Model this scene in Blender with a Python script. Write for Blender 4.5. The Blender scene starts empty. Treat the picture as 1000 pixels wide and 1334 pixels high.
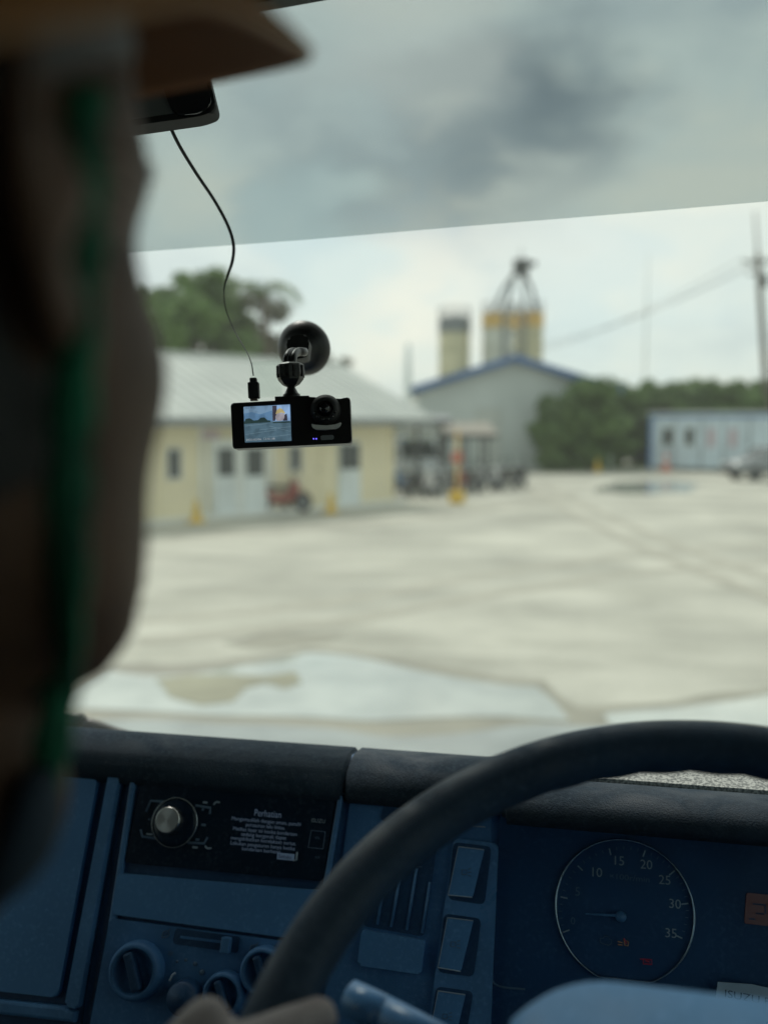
import bpy, bmesh, math, random
from mathutils import Vector, Matrix, noise as mnoise
from math import sin, cos, pi, radians
random.seed(7)
S = bpy.context.scene
COL = S.collection
H = 2.6                                    # eye height above the yard
O = Vector((0, 0, H))
# ------------------------------------------------------------------ camera
FPX = 1207.0
YAW, PIT = radians(11.6), radians(5.5)
cd = bpy.data.cameras.new('camera')
cam = bpy.data.objects.new('camera', cd); COL.objects.link(cam)
cam.location = O
cam.rotation_euler = (pi/2 - PIT, 0, YAW)
cd.sensor_fit = 'HORIZONTAL'; cd.sensor_width = 36; cd.lens = 36*FPX/1000
cd.clip_start = 0.01; cd.clip_end = 3000
cd.dof.use_dof = True; cd.dof.focus_distance = 0.74; cd.dof.aperture_fstop = 4.2
S.camera = cam
S.view_settings.view_transform = 'Standard'; S.view_settings.look = 'None'
S.view_settings.exposure = 0.22; S.view_settings.gamma = 1
S.cycles.max_bounces = 10; S.cycles.transparent_max_bounces = 24
S.cycles.diffuse_bounces = 5
S.cycles.use_denoising = True
S.cycles.sample_clamp_indirect = 8
CF = Vector((-sin(YAW)*cos(PIT), cos(YAW)*cos(PIT), -sin(PIT)))
CR = Vector((cos(YAW), sin(YAW), 0)); CU = CR.cross(CF)
def ray(u, v): return CF + CR*((u-500)/FPX) + CU*((667-v)/FPX)
def at(u, v, d): return O + ray(u, v)*d
def G(u, v):
    r = ray(u, v); p = O + r*(H/-r.z); p.z = 0; return p
def zat(g, v):                              # height above ground point g seen at row v
    d0 = (g-O).x*CF.x + (g-O).y*CF.y
    t = (667-v)/FPX                         # (p.U)/(p.F) = t
    a = (g-O).x*CU.x + (g-O).y*CU.y
    return H + (t*d0-a)/(CU.z - t*CF.z)
# ------------------------------------------------------------------ world
SUN_EL, SUN_AZ = radians(52), radians(-35)
W = bpy.data.worlds.new('World'); S.world = W; W.use_nodes = True
nt = W.node_tree; nt.nodes.clear()
def N(t, **k):
    n = nt.nodes.new(t)
    for a, b in k.items(): setattr(n, a, b)
    return n
def L(a, b): nt.links.new(a, b)
out = N('ShaderNodeOutputWorld'); bg = N('ShaderNodeBackground'); bg.inputs[1].default_value = 0.1
L(bg.outputs[0], out.inputs[0])
sky = N('ShaderNodeTexSky'); sky.sky_type = 'NISHITA'; sky.sun_disc = False
sky.sun_elevation = SUN_EL; sky.sun_rotation = SUN_AZ
sky.dust_density = 3
tc = N('ShaderNodeTexCoord')
mp = N('ShaderNodeMapping'); mp.inputs['Scale'].default_value = (1, 1, 2.2); L(tc.outputs['Generated'], mp.inputs[0])
n1 = N('ShaderNodeTexNoise'); n1.inputs['Scale'].default_value = 4.2; n1.inputs['Detail'].default_value = 6; n1.inputs['Roughness'].default_value = .52
n1.inputs['Distortion'].default_value = .35
L(mp.outputs[0], n1.inputs['Vector'])
n2 = N('ShaderNodeTexNoise'); n2.inputs['Scale'].default_value = 9; n2.inputs['Detail'].default_value = 5; L(mp.outputs[0], n2.inputs['Vector'])
ramp = N('ShaderNodeValToRGB'); L(n1.outputs[0], ramp.inputs[0])
cr = ramp.color_ramp
cr.elements[0].position = .30; cr.elements[0].color = (.60, .70, .70, 1)
cr.elements[1].position = .66; cr.elements[1].color = (.93, .96, .84, 1)
e = cr.elements.new(.48); e.color = (.78, .88, .83, 1)
def blob(u, v, size, strength, nz=.10):     # a cloud bank round a direction, its outline broken by noise
    d = ray(u, v).normalized()
    dt = N('ShaderNodeVectorMath', operation='DOT_PRODUCT'); L(tc.outputs['Generated'], dt.inputs[0]); dt.inputs[1].default_value = d
    ac = N('ShaderNodeMath', operation='ARCCOSINE'); L(dt.outputs['Value'], ac.inputs[0])
    ma = N('ShaderNodeMath', operation='MULTIPLY_ADD'); L(n2.outputs[0], ma.inputs[0]); ma.inputs[1].default_value = nz*2.6; ma.inputs[2].default_value = -nz*1.3
    ad = N('ShaderNodeMath', operation='ADD'); L(ac.outputs[0], ad.inputs[0]); L(ma.outputs[0], ad.inputs[1])
    mr = N('ShaderNodeMapRange', interpolation_type='SMOOTHSTEP'); L(ad.outputs[0], mr.inputs[0])
    mr.inputs[1].default_value = radians(size*.1); mr.inputs[2].default_value = radians(size); mr.inputs[3].default_value = strength; mr.inputs[4].default_value = 0
    return mr.outputs[0]
def mixc(fac, a, colr):
    m = N('ShaderNodeMix', data_type='RGBA'); L(fac, m.inputs[0]); L(a, m.inputs[6]); m.inputs[7].default_value = (*colr, 1); return m.outputs[2]
c = ramp.outputs[0]
c = mixc(blob(560, 230, 15, .75, .12), c, (.56, .66, .68))
c = mixc(blob(700, 130, 7.5, 1.0, .07), c, (.20, .26, .29))
c = mixc(blob(620, 190, 8, .85), c, (.34, .41, .43))
c = mixc(blob(450, 250, 7.5, .6), c, (.38, .46, .48))
c = mixc(blob(560, 20, 9, .5, .12), c, (.95, .98, .90))
c = mixc(blob(520, 385, 9, .7, .14), c, (1.08, 1.05, .88))
c = mixc(blob(420, 320, 7, .6, .14), c, (.66, .85, .86))
c = mixc(blob(760, 400, 9, .45, .14), c, (.74, .90, .90))
c = mixc(blob(700, 300, 6, .45), c, (.98, 1.0, .88))
sc = N('ShaderNodeVectorMath', operation='SCALE'); L(c, sc.inputs[0]); sc.inputs['Scale'].default_value = 8.2
mx = N('ShaderNodeMix', data_type='RGBA'); mx.inputs[0].default_value = .88; L(sky.outputs[0], mx.inputs[6]); L(sc.outputs[0], mx.inputs[7])
L(mx.outputs[2], bg.inputs[0])
sd = bpy.data.lights.new('sun', 'SUN'); sd.energy = 1.7; sd.angle = radians(14); sd.color = (1, .96, .88)
so = bpy.data.objects.new('sun', sd); COL.objects.link(so)
so.rotation_euler = (pi/2-SUN_EL, 0, -SUN_AZ + pi)   # high, from ahead and to the left
so.location = (0, 0, 30)
so.rotation_euler = Vector((sin(SUN_AZ)*cos(SUN_EL), cos(SUN_AZ)*cos(SUN_EL), sin(SUN_EL))).to_track_quat('Z', 'Y').to_euler()

# ------------------------------------------------------------------ materials
MT = {}
def mat(name, col, rough=.5, metal=0, col2=None, scale=20, bump=0, bscale=None, bdist=.001, detail=4, spec=.5, emit=None, es=1, lo=.35, hi=.65, coord='Object'):
    m = bpy.data.materials.new(name); m.use_nodes = True; t = m.node_tree
    b = t.nodes['Principled BSDF']; b.inputs['Roughness'].default_value = rough; b.inputs['Metallic'].default_value = metal
    b.inputs['Specular IOR Level'].default_value = spec
    tx = t.nodes.new('ShaderNodeTexCoord')
    nz = t.nodes.new('ShaderNodeTexNoise'); nz.inputs['Scale'].default_value = scale; nz.inputs['Detail'].default_value = detail
    t.links.new(tx.outputs[coord], nz.inputs['Vector'])
    rp = t.nodes.new('ShaderNodeValToRGB'); rp.color_ramp.elements[0].position = lo; rp.color_ramp.elements[1].position = hi
    if col2 is None: col2 = tuple(x*.82 for x in col)
    rp.color_ramp.elements[0].color = (*col2, 1); rp.color_ramp.elements[1].color = (*col, 1)
    t.links.new(nz.outputs[0], rp.inputs[0]); t.links.new(rp.outputs[0], b.inputs['Base Color'])
    if emit: b.inputs['Emission Color'].default_value = (*emit, 1); b.inputs['Emission Strength'].default_value = es
    if bump:
        bn = t.nodes.new('ShaderNodeTexNoise'); bn.inputs['Scale'].default_value = bscale or scale*4; bn.inputs['Detail'].default_value = 3
        t.links.new(tx.outputs[coord], bn.inputs['Vector'])
        bp = t.nodes.new('ShaderNodeBump'); bp.inputs['Strength'].default_value = bump; bp.inputs['Distance'].default_value = bdist
        t.links.new(bn.outputs[0], bp.inputs['Height']); t.links.new(bp.outputs[0], b.inputs['Normal'])
    if name.startswith('dash') or name in ('rim_rubber', 'hub_plastic', 'gloss_black', 'cluster_face'):   # settled dust, wiped patches and fine scratches
        d1 = t.nodes.new('ShaderNodeTexNoise'); d1.inputs['Scale'].default_value = 260; d1.inputs['Detail'].default_value = 6; t.links.new(tx.outputs[coord], d1.inputs['Vector'])
        d2 = t.nodes.new('ShaderNodeTexNoise'); d2.inputs['Scale'].default_value = 14; d2.inputs['Detail'].default_value = 6; d2.inputs['Distortion'].default_value = 1.5; t.links.new(tx.outputs[coord], d2.inputs['Vector'])
        m1 = t.nodes.new('ShaderNodeMapRange'); m1.inputs[1].default_value = .50; m1.inputs[2].default_value = .74; t.links.new(d1.outputs[0], m1.inputs[0])
        m2 = t.nodes.new('ShaderNodeMapRange'); m2.inputs[1].default_value = .38; m2.inputs[2].default_value = .66; m2.inputs[3].default_value = .06; m2.inputs[4].default_value = .42; t.links.new(d2.outputs[0], m2.inputs[0])
        mm_ = t.nodes.new('ShaderNodeMath'); mm_.operation = 'MULTIPLY'; t.links.new(m1.outputs[0], mm_.inputs[0]); t.links.new(m2.outputs[0], mm_.inputs[1])
        mx_ = t.nodes.new('ShaderNodeMix'); mx_.data_type = 'RGBA'; t.links.new(mm_.outputs[0], mx_.inputs[0]); t.links.new(rp.outputs[0], mx_.inputs[6])
        mx_.inputs[7].default_value = (.05+col[0]*1.6, .06+col[1]*1.5, .07+col[2]*1.35, 1); t.links.new(mx_.outputs[2], b.inputs['Base Color'])
        rr_ = t.nodes.new('ShaderNodeMapRange'); rr_.inputs[1].default_value = .35; rr_.inputs[2].default_value = .65; rr_.inputs[3].default_value = rough*.72; rr_.inputs[4].default_value = min(1, rough*1.2); t.links.new(d2.outputs[0], rr_.inputs[0]); t.links.new(rr_.outputs[0], b.inputs['Roughness'])
    MT[name] = m; return m
def glassmat(name, tint, gloss=.06, rough=.0):
    m = bpy.data.materials.new(name); m.use_nodes = True; t = m.node_tree; t.nodes.clear()
    o = t.nodes.new('ShaderNodeOutputMaterial'); mi = t.nodes.new('ShaderNodeMixShader')
    tr = t.nodes.new('ShaderNodeBsdfTransparent'); tr.inputs[0].default_value = (*tint, 1)
    gl = t.nodes.new('ShaderNodeBsdfGlossy'); gl.inputs['Roughness'].default_value = rough
    lw = t.nodes.new('ShaderNodeLayerWeight'); lw.inputs[0].default_value = .25
    mm = t.nodes.new('ShaderNodeMath'); mm.operation = 'MULTIPLY'; mm.inputs[1].default_value = gloss*4
    t.links.new(lw.outputs['Fresnel'], mm.inputs[0]); t.links.new(mm.outputs[0], mi.inputs[0])
    t.links.new(tr.outputs[0], mi.inputs[1]); t.links.new(gl.outputs[0], mi.inputs[2]); t.links.new(mi.outputs[0], o.inputs[0])
    MT[name] = m; return m
mat('dash_plastic', (.075, .22, .46), .55, col2=(.060, .185, .40), scale=30, bump=.35, bscale=900, bdist=.0006)
mat('dash_pad', (.022, .040, .062), .75, col2=(.017, .032, .050), scale=50, spec=.3, bump=.45, bscale=700, bdist=.0012)
mat('dash_trim', (.11, .28, .55), .38, scale=25, bump=.15, bscale=900, bdist=.0004)
mat('dash_dark', (.024, .080, .185), .45, scale=20, bump=.2, bscale=600, bdist=.0004)
mat('dash_panel', (.105, .29, .58), .5, col2=(.09, .25, .51), scale=8, bump=.2, bscale=800, bdist=.0004)
mat('gloss_black', (.010, .026, .052), .22, scale=10)
mat('cluster_face', (.018, .078, .20), .5, scale=10)
mat('rim_rubber', (.012, .034, .066), .66, col2=(.008, .025, .050), spec=.35, scale=30, bump=.5, bscale=1200, bdist=.0005)
mat('hub_plastic', (.20, .46, .85), .5, col2=(.18, .42, .78), scale=15, bump=.3, bscale=900, bdist=.0005)
mat('black_plastic', (.010, .011, .011), .38, scale=30, bump=.1, bscale=500, bdist=.0003)
mat('matte_black', (.008, .009, .009), .65, scale=30, bump=.3, bscale=900, bdist=.0003)
mat('silver', (.72, .72, .70), .28, 1, scale=40)
mat('crescent_reflect_white', (.80, .80, .76), .35, scale=30)
mat('chrome_ring', (.55, .62, .68), .25, 1, scale=40)
mat('print_glint_white', (.40, .50, .60), .6, scale=40)
mat('print_dim', (.13, .22, .34), .6, scale=40)
mat('screen_text', (.10, .15, .22), .6, emit=(.35, .52, .78), es=.08)
mat('screen_button', (.2, .3, .4), .6, emit=(.22, .34, .55), es=.08)
mat('icon_red', (.16, .03, .07), .6, emit=(.8, .06, .12), es=.025)
mat('icon_amber', (.14, .12, .10), .6, emit=(.6, .34, .12), es=.05)
mat('lcd_orange', (.07, .08, .12), .5, emit=(.55, .22, .12), es=.022)
mat('label_paper', (.42, .56, .70), .7, scale=30)
mat('label_ink', (.01, .02, .05), .7)
mat('roof_liner', (.16, .17, .17), .9, scale=40, bump=.3)
mat('seat_cloth', (.05, .055, .06), .95, scale=90, bump=.5)
mat('floor_rubber', (.025, .025, .027), .8, scale=10, bump=.3)
mat('cab_paint', (.55, .56, .55), .35, scale=3)
mat('header', (.010, .011, .012), .6, scale=20)
mat('lens_glass', (.004, .004, .006), .05, scale=5, spec=.8)
mat('hat_shell', (.150, .048, .006), .85, col2=(.115, .036, .004), scale=14, bump=.08, bscale=30, spec=.12)
mat('hat_edge', (.36, .19, .08), .6, scale=20)
mat('skin', (.095, .052, .032), .62, col2=(.062, .033, .020), scale=45, bump=.35, bscale=420, bdist=.0008, spec=.2)
mat('hand_skin', (.27, .23, .23), .55, col2=(.20, .165, .165), scale=45, bump=.35, bscale=420, bdist=.0008)
mat('hair', (.10, .10, .095), .8, col2=(.03, .03, .03), scale=120, bump=.6, bscale=500)
mat('hair_black', (.012, .012, .012), .7, scale=120, bump=.6, bscale=500)
mat('strap_green', (.014, .20, .10), .75, col2=(.006, .07, .04), scale=70, bump=.7, bscale=300, bdist=.0015)
mat('shirt_navy', (.020, .035, .055), .9, scale=60, bump=.5)
mat('shirt_grey', (.12, .16, .22), .9, scale=60, bump=.5)
mat('trousers', (.02, .022, .028), .9, scale=60, bump=.4)
mat('eye_white', (.7, .68, .64), .3)
# outside
mat('wall_cream', (.78, .71, .50), .85, col2=(.70, .64, .46), scale=.8, bump=.2, bscale=12, bdist=.01)
mat('wall_white', (.76, .78, .74), .8, scale=1.2)
mat('roof_grey', (.50, .53, .50), .7, col2=(.42, .45, .43), scale=.6, bump=.3, bscale=6, bdist=.02)
mat('window_dark', (.03, .045, .05), .12, scale=2)
mat('frame_white', (.6, .62, .6), .5)
mat('frame_dark', (.05, .055, .055), .5)
mat('corrugated_grey', (.52, .57, .56), .55, col2=(.46, .51, .50), scale=.5)
mat('trim_blue', (.06, .15, .36), .5, scale=1)
mat('silo_tan', (.56, .53, .37), .7, col2=(.45, .43, .30), scale=.7)
mat('silo_white', (.60, .62, .56), .7, col2=(.48, .49, .43), scale=.8)
mat('silo_orange', (.66, .45, .16), .7, col2=(.56, .37, .13), scale=.9)
mat('steel_grey', (.20, .22, .23), .6, scale=2)
mat('steel_dark', (.06, .065, .07), .6, scale=2)
mat('sheet_white', (.72, .78, .78), .5, scale=1)
mat('roof_brown', (.25, .23, .19), .7, scale=1)
mat('panel_blue_white', (.62, .73, .80), .5, scale=.8)
mat('edge_blue', (.10, .25, .55), .5)
mat('poster_pink', (.55, .44, .48), .6)
mat('yellow', (.72, .47, .05), .6, scale=5)
mat('cone_red', (.55, .15, .09), .55, scale=5)
mat('tyre', (.015, .015, .016), .8, scale=20)
mat('car_silver', (.26, .28, .29), .35, .3, scale=3)
mat('van_white', (.60, .64, .65), .35, scale=3)
mat('bike_red', (.30, .06, .045), .35, scale=6)
mat('bike_blue', (.12, .26, .48), .35, scale=6)
mat('bike_black', (.025, .025, .028), .35, scale=6)
mat('bike_grey', (.22, .23, .24), .35, scale=6)
mat('bike_white', (.7, .7, .7), .35, scale=6)
mat('concrete', (.42, .43, .40), .9, col2=(.36, .37, .34), scale=3)
mat('wood_pole', (.14, .125, .105), .9, scale=6)
mat('bark', (.12, .095, .07), .9, scale=6, bump=.6, bscale=14, bdist=.02)
mat('wire', (.05, .05, .05), .7)
mat('cloth_blue', (.08, .35, .50), .9); mat('cloth_green', (.25, .40, .10), .9); mat('cloth_orange', (.6, .2, .08), .9)
def leafmat(n, a, b):
    m = mat(n, a, .6, col2=b, scale=.9, detail=3); return m
leafmat('leaf_green', (.16, .27, .07), (.09, .16, .05)); leafmat('leaf_mid', (.14, .23, .07), (.08, .14, .05))
leafmat('leaf_dry', (.17, .17, .11), (.11, .11, .075)); leafmat('leaf_bush', (.15, .25, .075), (.085, .15, .05))

def emis(name, col, s):
    m = bpy.data.materials.new(name); m.use_nodes = True; t = m.node_tree; t.nodes.clear()
    o = t.nodes.new('ShaderNodeOutputMaterial'); e = t.nodes.new('ShaderNodeEmission'); e.inputs[0].default_value = (*col, 1); e.inputs[1].default_value = s
    nz = t.nodes.new('ShaderNodeTexNoise'); nz.inputs['Scale'].default_value = 160; tx = t.nodes.new('ShaderNodeTexCoord'); t.links.new(tx.outputs['Object'], nz.inputs['Vector'])
    rp = t.nodes.new('ShaderNodeValToRGB'); rp.color_ramp.elements[0].position = .38; rp.color_ramp.elements[1].position = .62
    rp.color_ramp.elements[0].color = (*[x*.72 for x in col], 1); rp.color_ramp.elements[1].color = (*col, 1)
    t.links.new(nz.outputs[0], rp.inputs[0]); t.links.new(rp.outputs[0], e.inputs[0]); t.links.new(e.outputs[0], o.inputs[0]); MT[name] = m
emis('scr_sky', (.12, .24, .40), .75); emis('scr_cloud', (.20, .33, .48), .7); emis('scr_ground', (.09, .16, .21), .75); emis('scr_line', (.15, .24, .30), .8); emis('scr_tree', (.025, .05, .05), .8)
emis('scr_inset', (.24, .38, .60), .95); emis('scr_hat', (.50, .42, .20), .8); emis('scr_face', (.36, .34, .38), .8); emis('scr_dark', (.05, .05, .07), .8); emis('scr_white', (.6, .65, .7), .6)
emis('led_blue', (.15, .12, 1.0), 1.6)
glassmat('windshield_glass', (.985, .995, .99), .025)
t_ = MT['windshield_glass'].node_tree; o_ = t_.nodes['Material Output']; old = o_.inputs[0].links[0].from_socket   # dust film added as a haze that lifts the dark tones outside
du = t_.nodes.new('ShaderNodeBsdfTranslucent'); du.inputs[0].default_value = (.93, .97, .90, 1); mz = t_.nodes.new('ShaderNodeMixShader')
txc = t_.nodes.new('ShaderNodeTexCoord'); nzz = t_.nodes.new('ShaderNodeTexNoise'); nzz.inputs['Scale'].default_value = 9; nzz.inputs['Detail'].default_value = 8; t_.links.new(txc.outputs['Object'], nzz.inputs['Vector'])
mrr = t_.nodes.new('ShaderNodeMapRange'); mrr.inputs[3].default_value = .010; mrr.inputs[4].default_value = .034; t_.links.new(nzz.outputs[0], mrr.inputs[0]); t_.links.new(mrr.outputs[0], mz.inputs[0])
t_.links.new(old, mz.inputs[1]); t_.links.new(du.outputs[0], mz.inputs[2]); t_.links.new(mz.outputs[0], o_.inputs[0])
glassmat('tint_film', (.735, .765, .76), .01)
glassmat('side_glass', (.72, .76, .75), .03)
glassmat('side_glass_clear', (.93, .96, .97), .035, .12)
glassmat('clear_film', (.93, .95, .94), .05, .3)

# ------------------------------------------------------------------ helpers
def link_mesh(name, me, m, parent=None, smooth=False):
    o = bpy.data.objects.new(name, me); COL.objects.link(o)
    if m: me.materials.append(MT[m] if isinstance(m, str) else m)
    if smooth:
        for p in me.polygons: p.use_smooth = True
    if parent is not None:
        o.parent = parent
        if parent.type == 'EMPTY': o.matrix_parent_inverse = Matrix.Translation(-parent.location)
    return o
def obj(name, bm, m, parent=None, smooth=False, normals=True):
    if normals: bmesh.ops.recalc_face_normals(bm, faces=bm.faces)
    me = bpy.data.meshes.new(name); bm.to_mesh(me); bm.free()
    return link_mesh(name, me, m, parent, smooth)
def tag(o, label, cat=None, group=None, kind=None):
    if label: o['label'] = label
    if cat: o['category'] = cat
    if group: o['group'] = group
    if kind: o['kind'] = kind
    return o
def thing(name, loc, label, cat, group=None):
    o = bpy.data.objects.new(name, None); COL.objects.link(o); o.location = loc; o.empty_display_size = .1
    return tag(o, label, cat, group)
def copy_tree(o, parent=None):
    c = o.copy(); COL.objects.link(c)
    if parent is not None: c.parent = parent
    for ch in list(o.children): copy_tree(ch, c)
    return c
def B(): return bmesh.new()
def box(bm, c, s, M=None, bev=0, seg=2):
    r = bmesh.ops.create_cube(bm, size=1)
    vs = r['verts']
    for v in vs: v.co = Vector((v.co.x*s[0], v.co.y*s[1], v.co.z*s[2]))
    if bev:
        es = list({e for v in vs for e in v.link_edges})
        rr = bmesh.ops.bevel(bm, geom=es+vs, offset=bev, segments=seg, affect='EDGES', profile=.5)
        vs = list({v for f in rr['faces'] for v in f.verts} | {v for v in vs if v.is_valid})
    for v in vs: v.co = (M @ v.co if M else v.co) + Vector(c)
    return bm
def tube(bm, pts, r, n=10, cap=True, flat=None):
    pts = [Vector(p) for p in pts]; rs = r if isinstance(r, (list, tuple)) else [r]*len(pts)
    rings = []; prev = None
    for i, p in enumerate(pts):
        t = (pts[min(i+1, len(pts)-1)] - pts[max(i-1, 0)]).normalized()
        if prev is None:
            a = Vector((0, 0, 1)) if abs(t.z) < .9 else Vector((1, 0, 0)); x = t.cross(a).normalized()
        else: x = (prev - t*prev.dot(t)).normalized()
        prev = x; y = t.cross(x)
        fy = flat if flat else 1
        rings.append([bm.verts.new(p + x*cos(2*pi*k/n)*rs[i] + y*sin(2*pi*k/n)*rs[i]*fy) for k in range(n)])
    for a, b in zip(rings, rings[1:]):
        for k in range(n): bm.faces.new((a[k], a[(k+1) % n], b[(k+1) % n], b[k]))
    if cap: bm.faces.new(rings[0][::-1]); bm.faces.new(rings[-1])
    return bm
def spline(pts, k=8):
    pts = [Vector(p) for p in pts]; q = [2*pts[0]-pts[1]] + pts + [2*pts[-1]-pts[-2]]; o = []
    for i in range(1, len(q)-2):
        a, b, c, d = q[i-1:i+3]
        for j in range(k):
            t = j/k; o.append(.5*((2*b)+(c-a)*t+(2*a-5*b+4*c-d)*t*t+(3*b-a-3*c+d)*t**3))
    o.append(pts[-1]); return o
def lathe(bm, prof, M, n=40, a0=0, a1=2*pi):       # prof: (r, h) about local z
    full = abs(a1-a0-2*pi) < 1e-6; m = n if full else n+1
    rings = [[bm.verts.new(M @ Vector((r*cos(a0+(a1-a0)*k/n), r*sin(a0+(a1-a0)*k/n), h))) for k in range(m)] for r, h in prof]
    for a, b in zip(rings, rings[1:]):
        for k in range(n): bm.faces.new((a[k], a[(k+1) % m], b[(k+1) % m], b[k]))
    bmesh.ops.remove_doubles(bm, verts=bm.verts, dist=1e-6)
    return bm
def prism(bm, pts, nv, h0, h1, bev=0, seg=2):      # polygon pts, extruded along nv from h0 to h1
    lo = [bm.verts.new(Vector(p)+nv*h0) for p in pts]; hi = [bm.verts.new(Vector(p)+nv*h1) for p in pts]
    k = len(pts); fs = [bm.faces.new(lo[::-1]), bm.faces.new(hi)]
    for i in range(k): fs.append(bm.faces.new((lo[i], lo[(i+1) % k], hi[(i+1) % k], hi[i])))
    if bev:
        es = [e for e in fs[1].edges]
        bmesh.ops.bevel(bm, geom=es, offset=bev, segments=seg, affect='EDGES', profile=.5)
    return bm
def rounded(pts, r, k=5):                          # rounds a planar 3D polygon's corners
    o = []; n = len(pts)
    for i in range(n):
        a, b, c = Vector(pts[i-1]), Vector(pts[i]), Vector(pts[(i+1) % n])
        rr = min(r, (a-b).length*.45, (c-b).length*.45)
        p, q = b+(a-b).normalized()*rr, b+(c-b).normalized()*rr
        for j in range(k+1):
            t = j/k; o.append(p*(1-t)**2+b*2*t*(1-t)+q*t*t)
    return o
class Frame:                                       # a plane in the cab: origin, right, up, normal towards the seats
    def __init__(s, o, ex, ey):
        s.o = Vector(o); s.ex = Vector(ex).normalized(); s.ey = Vector(ey).normalized(); s.n = s.ex.cross(s.ey)
    def px(s, u, v, h=0):
        r = ray(u, v); return O + r*((s.o-O).dot(s.n)/r.dot(s.n)) + s.n*h
    def M(s, p): return Matrix.Translation(p) @ Matrix((s.ex, s.ey, s.n)).transposed().to_4x4()
    def scale(s, u, v): return (s.px(u, v)-O).dot(CF)/FPX
def text(name, st, fr, u, v, hpx, m, parent, h=.001, ext=.0002, wpx=None, align='CENTER', rot=0):
    cu = bpy.data.curves.new(name, 'FONT'); cu.body = st; cu.align_x = align; cu.align_y = 'CENTER'; cu.size = 1; cu.resolution_u = 3
    tmp = bpy.data.objects.new('tmp_text', cu); COL.objects.link(tmp)
    bpy.context.view_layer.update()
    me = bpy.data.meshes.new_from_object(tmp.evaluated_get(bpy.context.evaluated_depsgraph_get()))
    bpy.data.objects.remove(tmp); bpy.data.curves.remove(cu)
    k = fr.scale(u, v); s = hpx*k/.72
    sx = s
    if wpx:
        w = max(q.co.x for q in me.vertices)-min(q.co.x for q in me.vertices); sx = wpx*k/w
    Mx = fr.M(fr.px(u, v, h)) @ Matrix.Rotation(rot, 4, 'Z')
    for q in me.vertices: q.co = Mx @ Vector((q.co.x*sx, q.co.y*s, 0))
    me.name = name
    return link_mesh(name, me, m, parent)
def capsule(bm, a, ra, b, rb, n=20):
    a, b = Vector(a), Vector(b); d = b-a; Ln = max(d.length, 1e-5); q = d.to_track_quat('Z', 'Y').to_matrix()
    prof = [(ra*sin(t), -ra*cos(t)) for t in [i*pi/12 for i in range(0, 7)]] + [(rb*cos(t), Ln+rb*sin(t)) for t in [i*pi/12 for i in range(0, 7)]]
    prof[0] = (1e-5, prof[0][1]); prof[-1] = (1e-5, prof[-1][1])
    rings = [[bm.verts.new(q @ Vector((r*cos(2*pi*k/n), r*sin(2*pi*k/n), h)) + a) for k in range(n)] for r, h in prof]
    for x, y in zip(rings, rings[1:]):
        for k in range(n): bm.faces.new((x[k], x[(k+1) % n], y[(k+1) % n], y[k]))
    bm.faces.new(rings[0][::-1]); bm.faces.new(rings[-1])
def remeshed(name, bm, m, parent, voxel=.005, it=4):
    bmesh.ops.recalc_face_normals(bm, faces=bm.faces)
    me = bpy.data.meshes.new(name); bm.to_mesh(me); bm.free()
    o = bpy.data.objects.new('tmp', me); COL.objects.link(o)
    r = o.modifiers.new('r', 'REMESH'); r.mode = 'VOXEL'; r.voxel_size = voxel; r.use_smooth_shade = True
    s = o.modifiers.new('s', 'SMOOTH'); s.factor = .5; s.iterations = it
    bpy.context.view_layer.update()
    me2 = bpy.data.meshes.new_from_object(o.evaluated_get(bpy.context.evaluated_depsgraph_get()))
    bpy.data.objects.remove(o); me2.materials.clear(); me2.name = name
    return link_mesh(name, me2, m, parent, True)

# ================================================================== THE YARD
def sheet(name, pts, z, m, kind='structure', jit=0, sub=1):
    bm = B(); P = []
    n = len(pts)
    for i in range(n):
        a, b = Vector(pts[i]), Vector(pts[(i+1) % n])
        for j in range(sub):
            p = a.lerp(b, j/sub)
            if jit: w = mnoise.noise(Vector((p.x*1.3, p.y*.5, 3.1)))*jit; w2 = mnoise.noise(Vector((p.x*.6, p.y*1.1, 9.1)))*jit; p = p+Vector((w, w2*2.5, 0))
            P.append((p.x, p.y, z))
    vs = [bm.verts.new(p) for p in P]; f = bm.faces.new(vs)
    bmesh.ops.triangulate(bm, faces=[f])
    for f in bm.faces:
        f.normal_update()
        if f.normal.z < 0: f.normal_flip()
    o = obj(name, bm, m, normals=False); o['kind'] = kind; return o
# ground material: dusty concrete and dirt with broad stains
m = mat('yard', (.55, .54, .465), .92, col2=(.37, .365, .315), scale=.33, detail=12, bump=.8, bscale=5, bdist=.05, lo=.36, hi=.64)
t = m.node_tree; b = t.nodes['Principled BSDF']
tx = t.nodes.new('ShaderNodeTexCoord'); mpn = t.nodes.new('ShaderNodeMapping'); mpn.inputs['Scale'].default_value = (.35, .8, 1); mpn.inputs['Rotation'].default_value = (0, 0, radians(14))
t.links.new(tx.outputs['Object'], mpn.inputs[0])
nn = t.nodes.new('ShaderNodeTexNoise'); nn.inputs['Scale'].default_value = 1.1; nn.inputs['Detail'].default_value = 12; nn.inputs['Roughness'].default_value = .62; nn.inputs['Distortion'].default_value = .8; t.links.new(mpn.outputs[0], nn.inputs['Vector'])
rr = t.nodes.new('ShaderNodeValToRGB'); rr.color_ramp.elements[0].position = .36; rr.color_ramp.elements[1].position = .56
rr.color_ramp.elements[0].color = (.62, .62, .60, 1); rr.color_ramp.elements[1].color = (1, 1, 1, 1); t.links.new(nn.outputs[0], rr.inputs[0])
src = b.inputs['Base Color'].links[0].from_socket
mu = t.nodes.new('ShaderNodeMix'); mu.data_type = 'RGBA'; mu.blend_type = 'MULTIPLY'; mu.inputs[0].default_value = .55
t.links.new(src, mu.inputs[6]); t.links.new(rr.outputs[0], mu.inputs[7]); t.links.new(mu.outputs[2], b.inputs['Base Color'])
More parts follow.
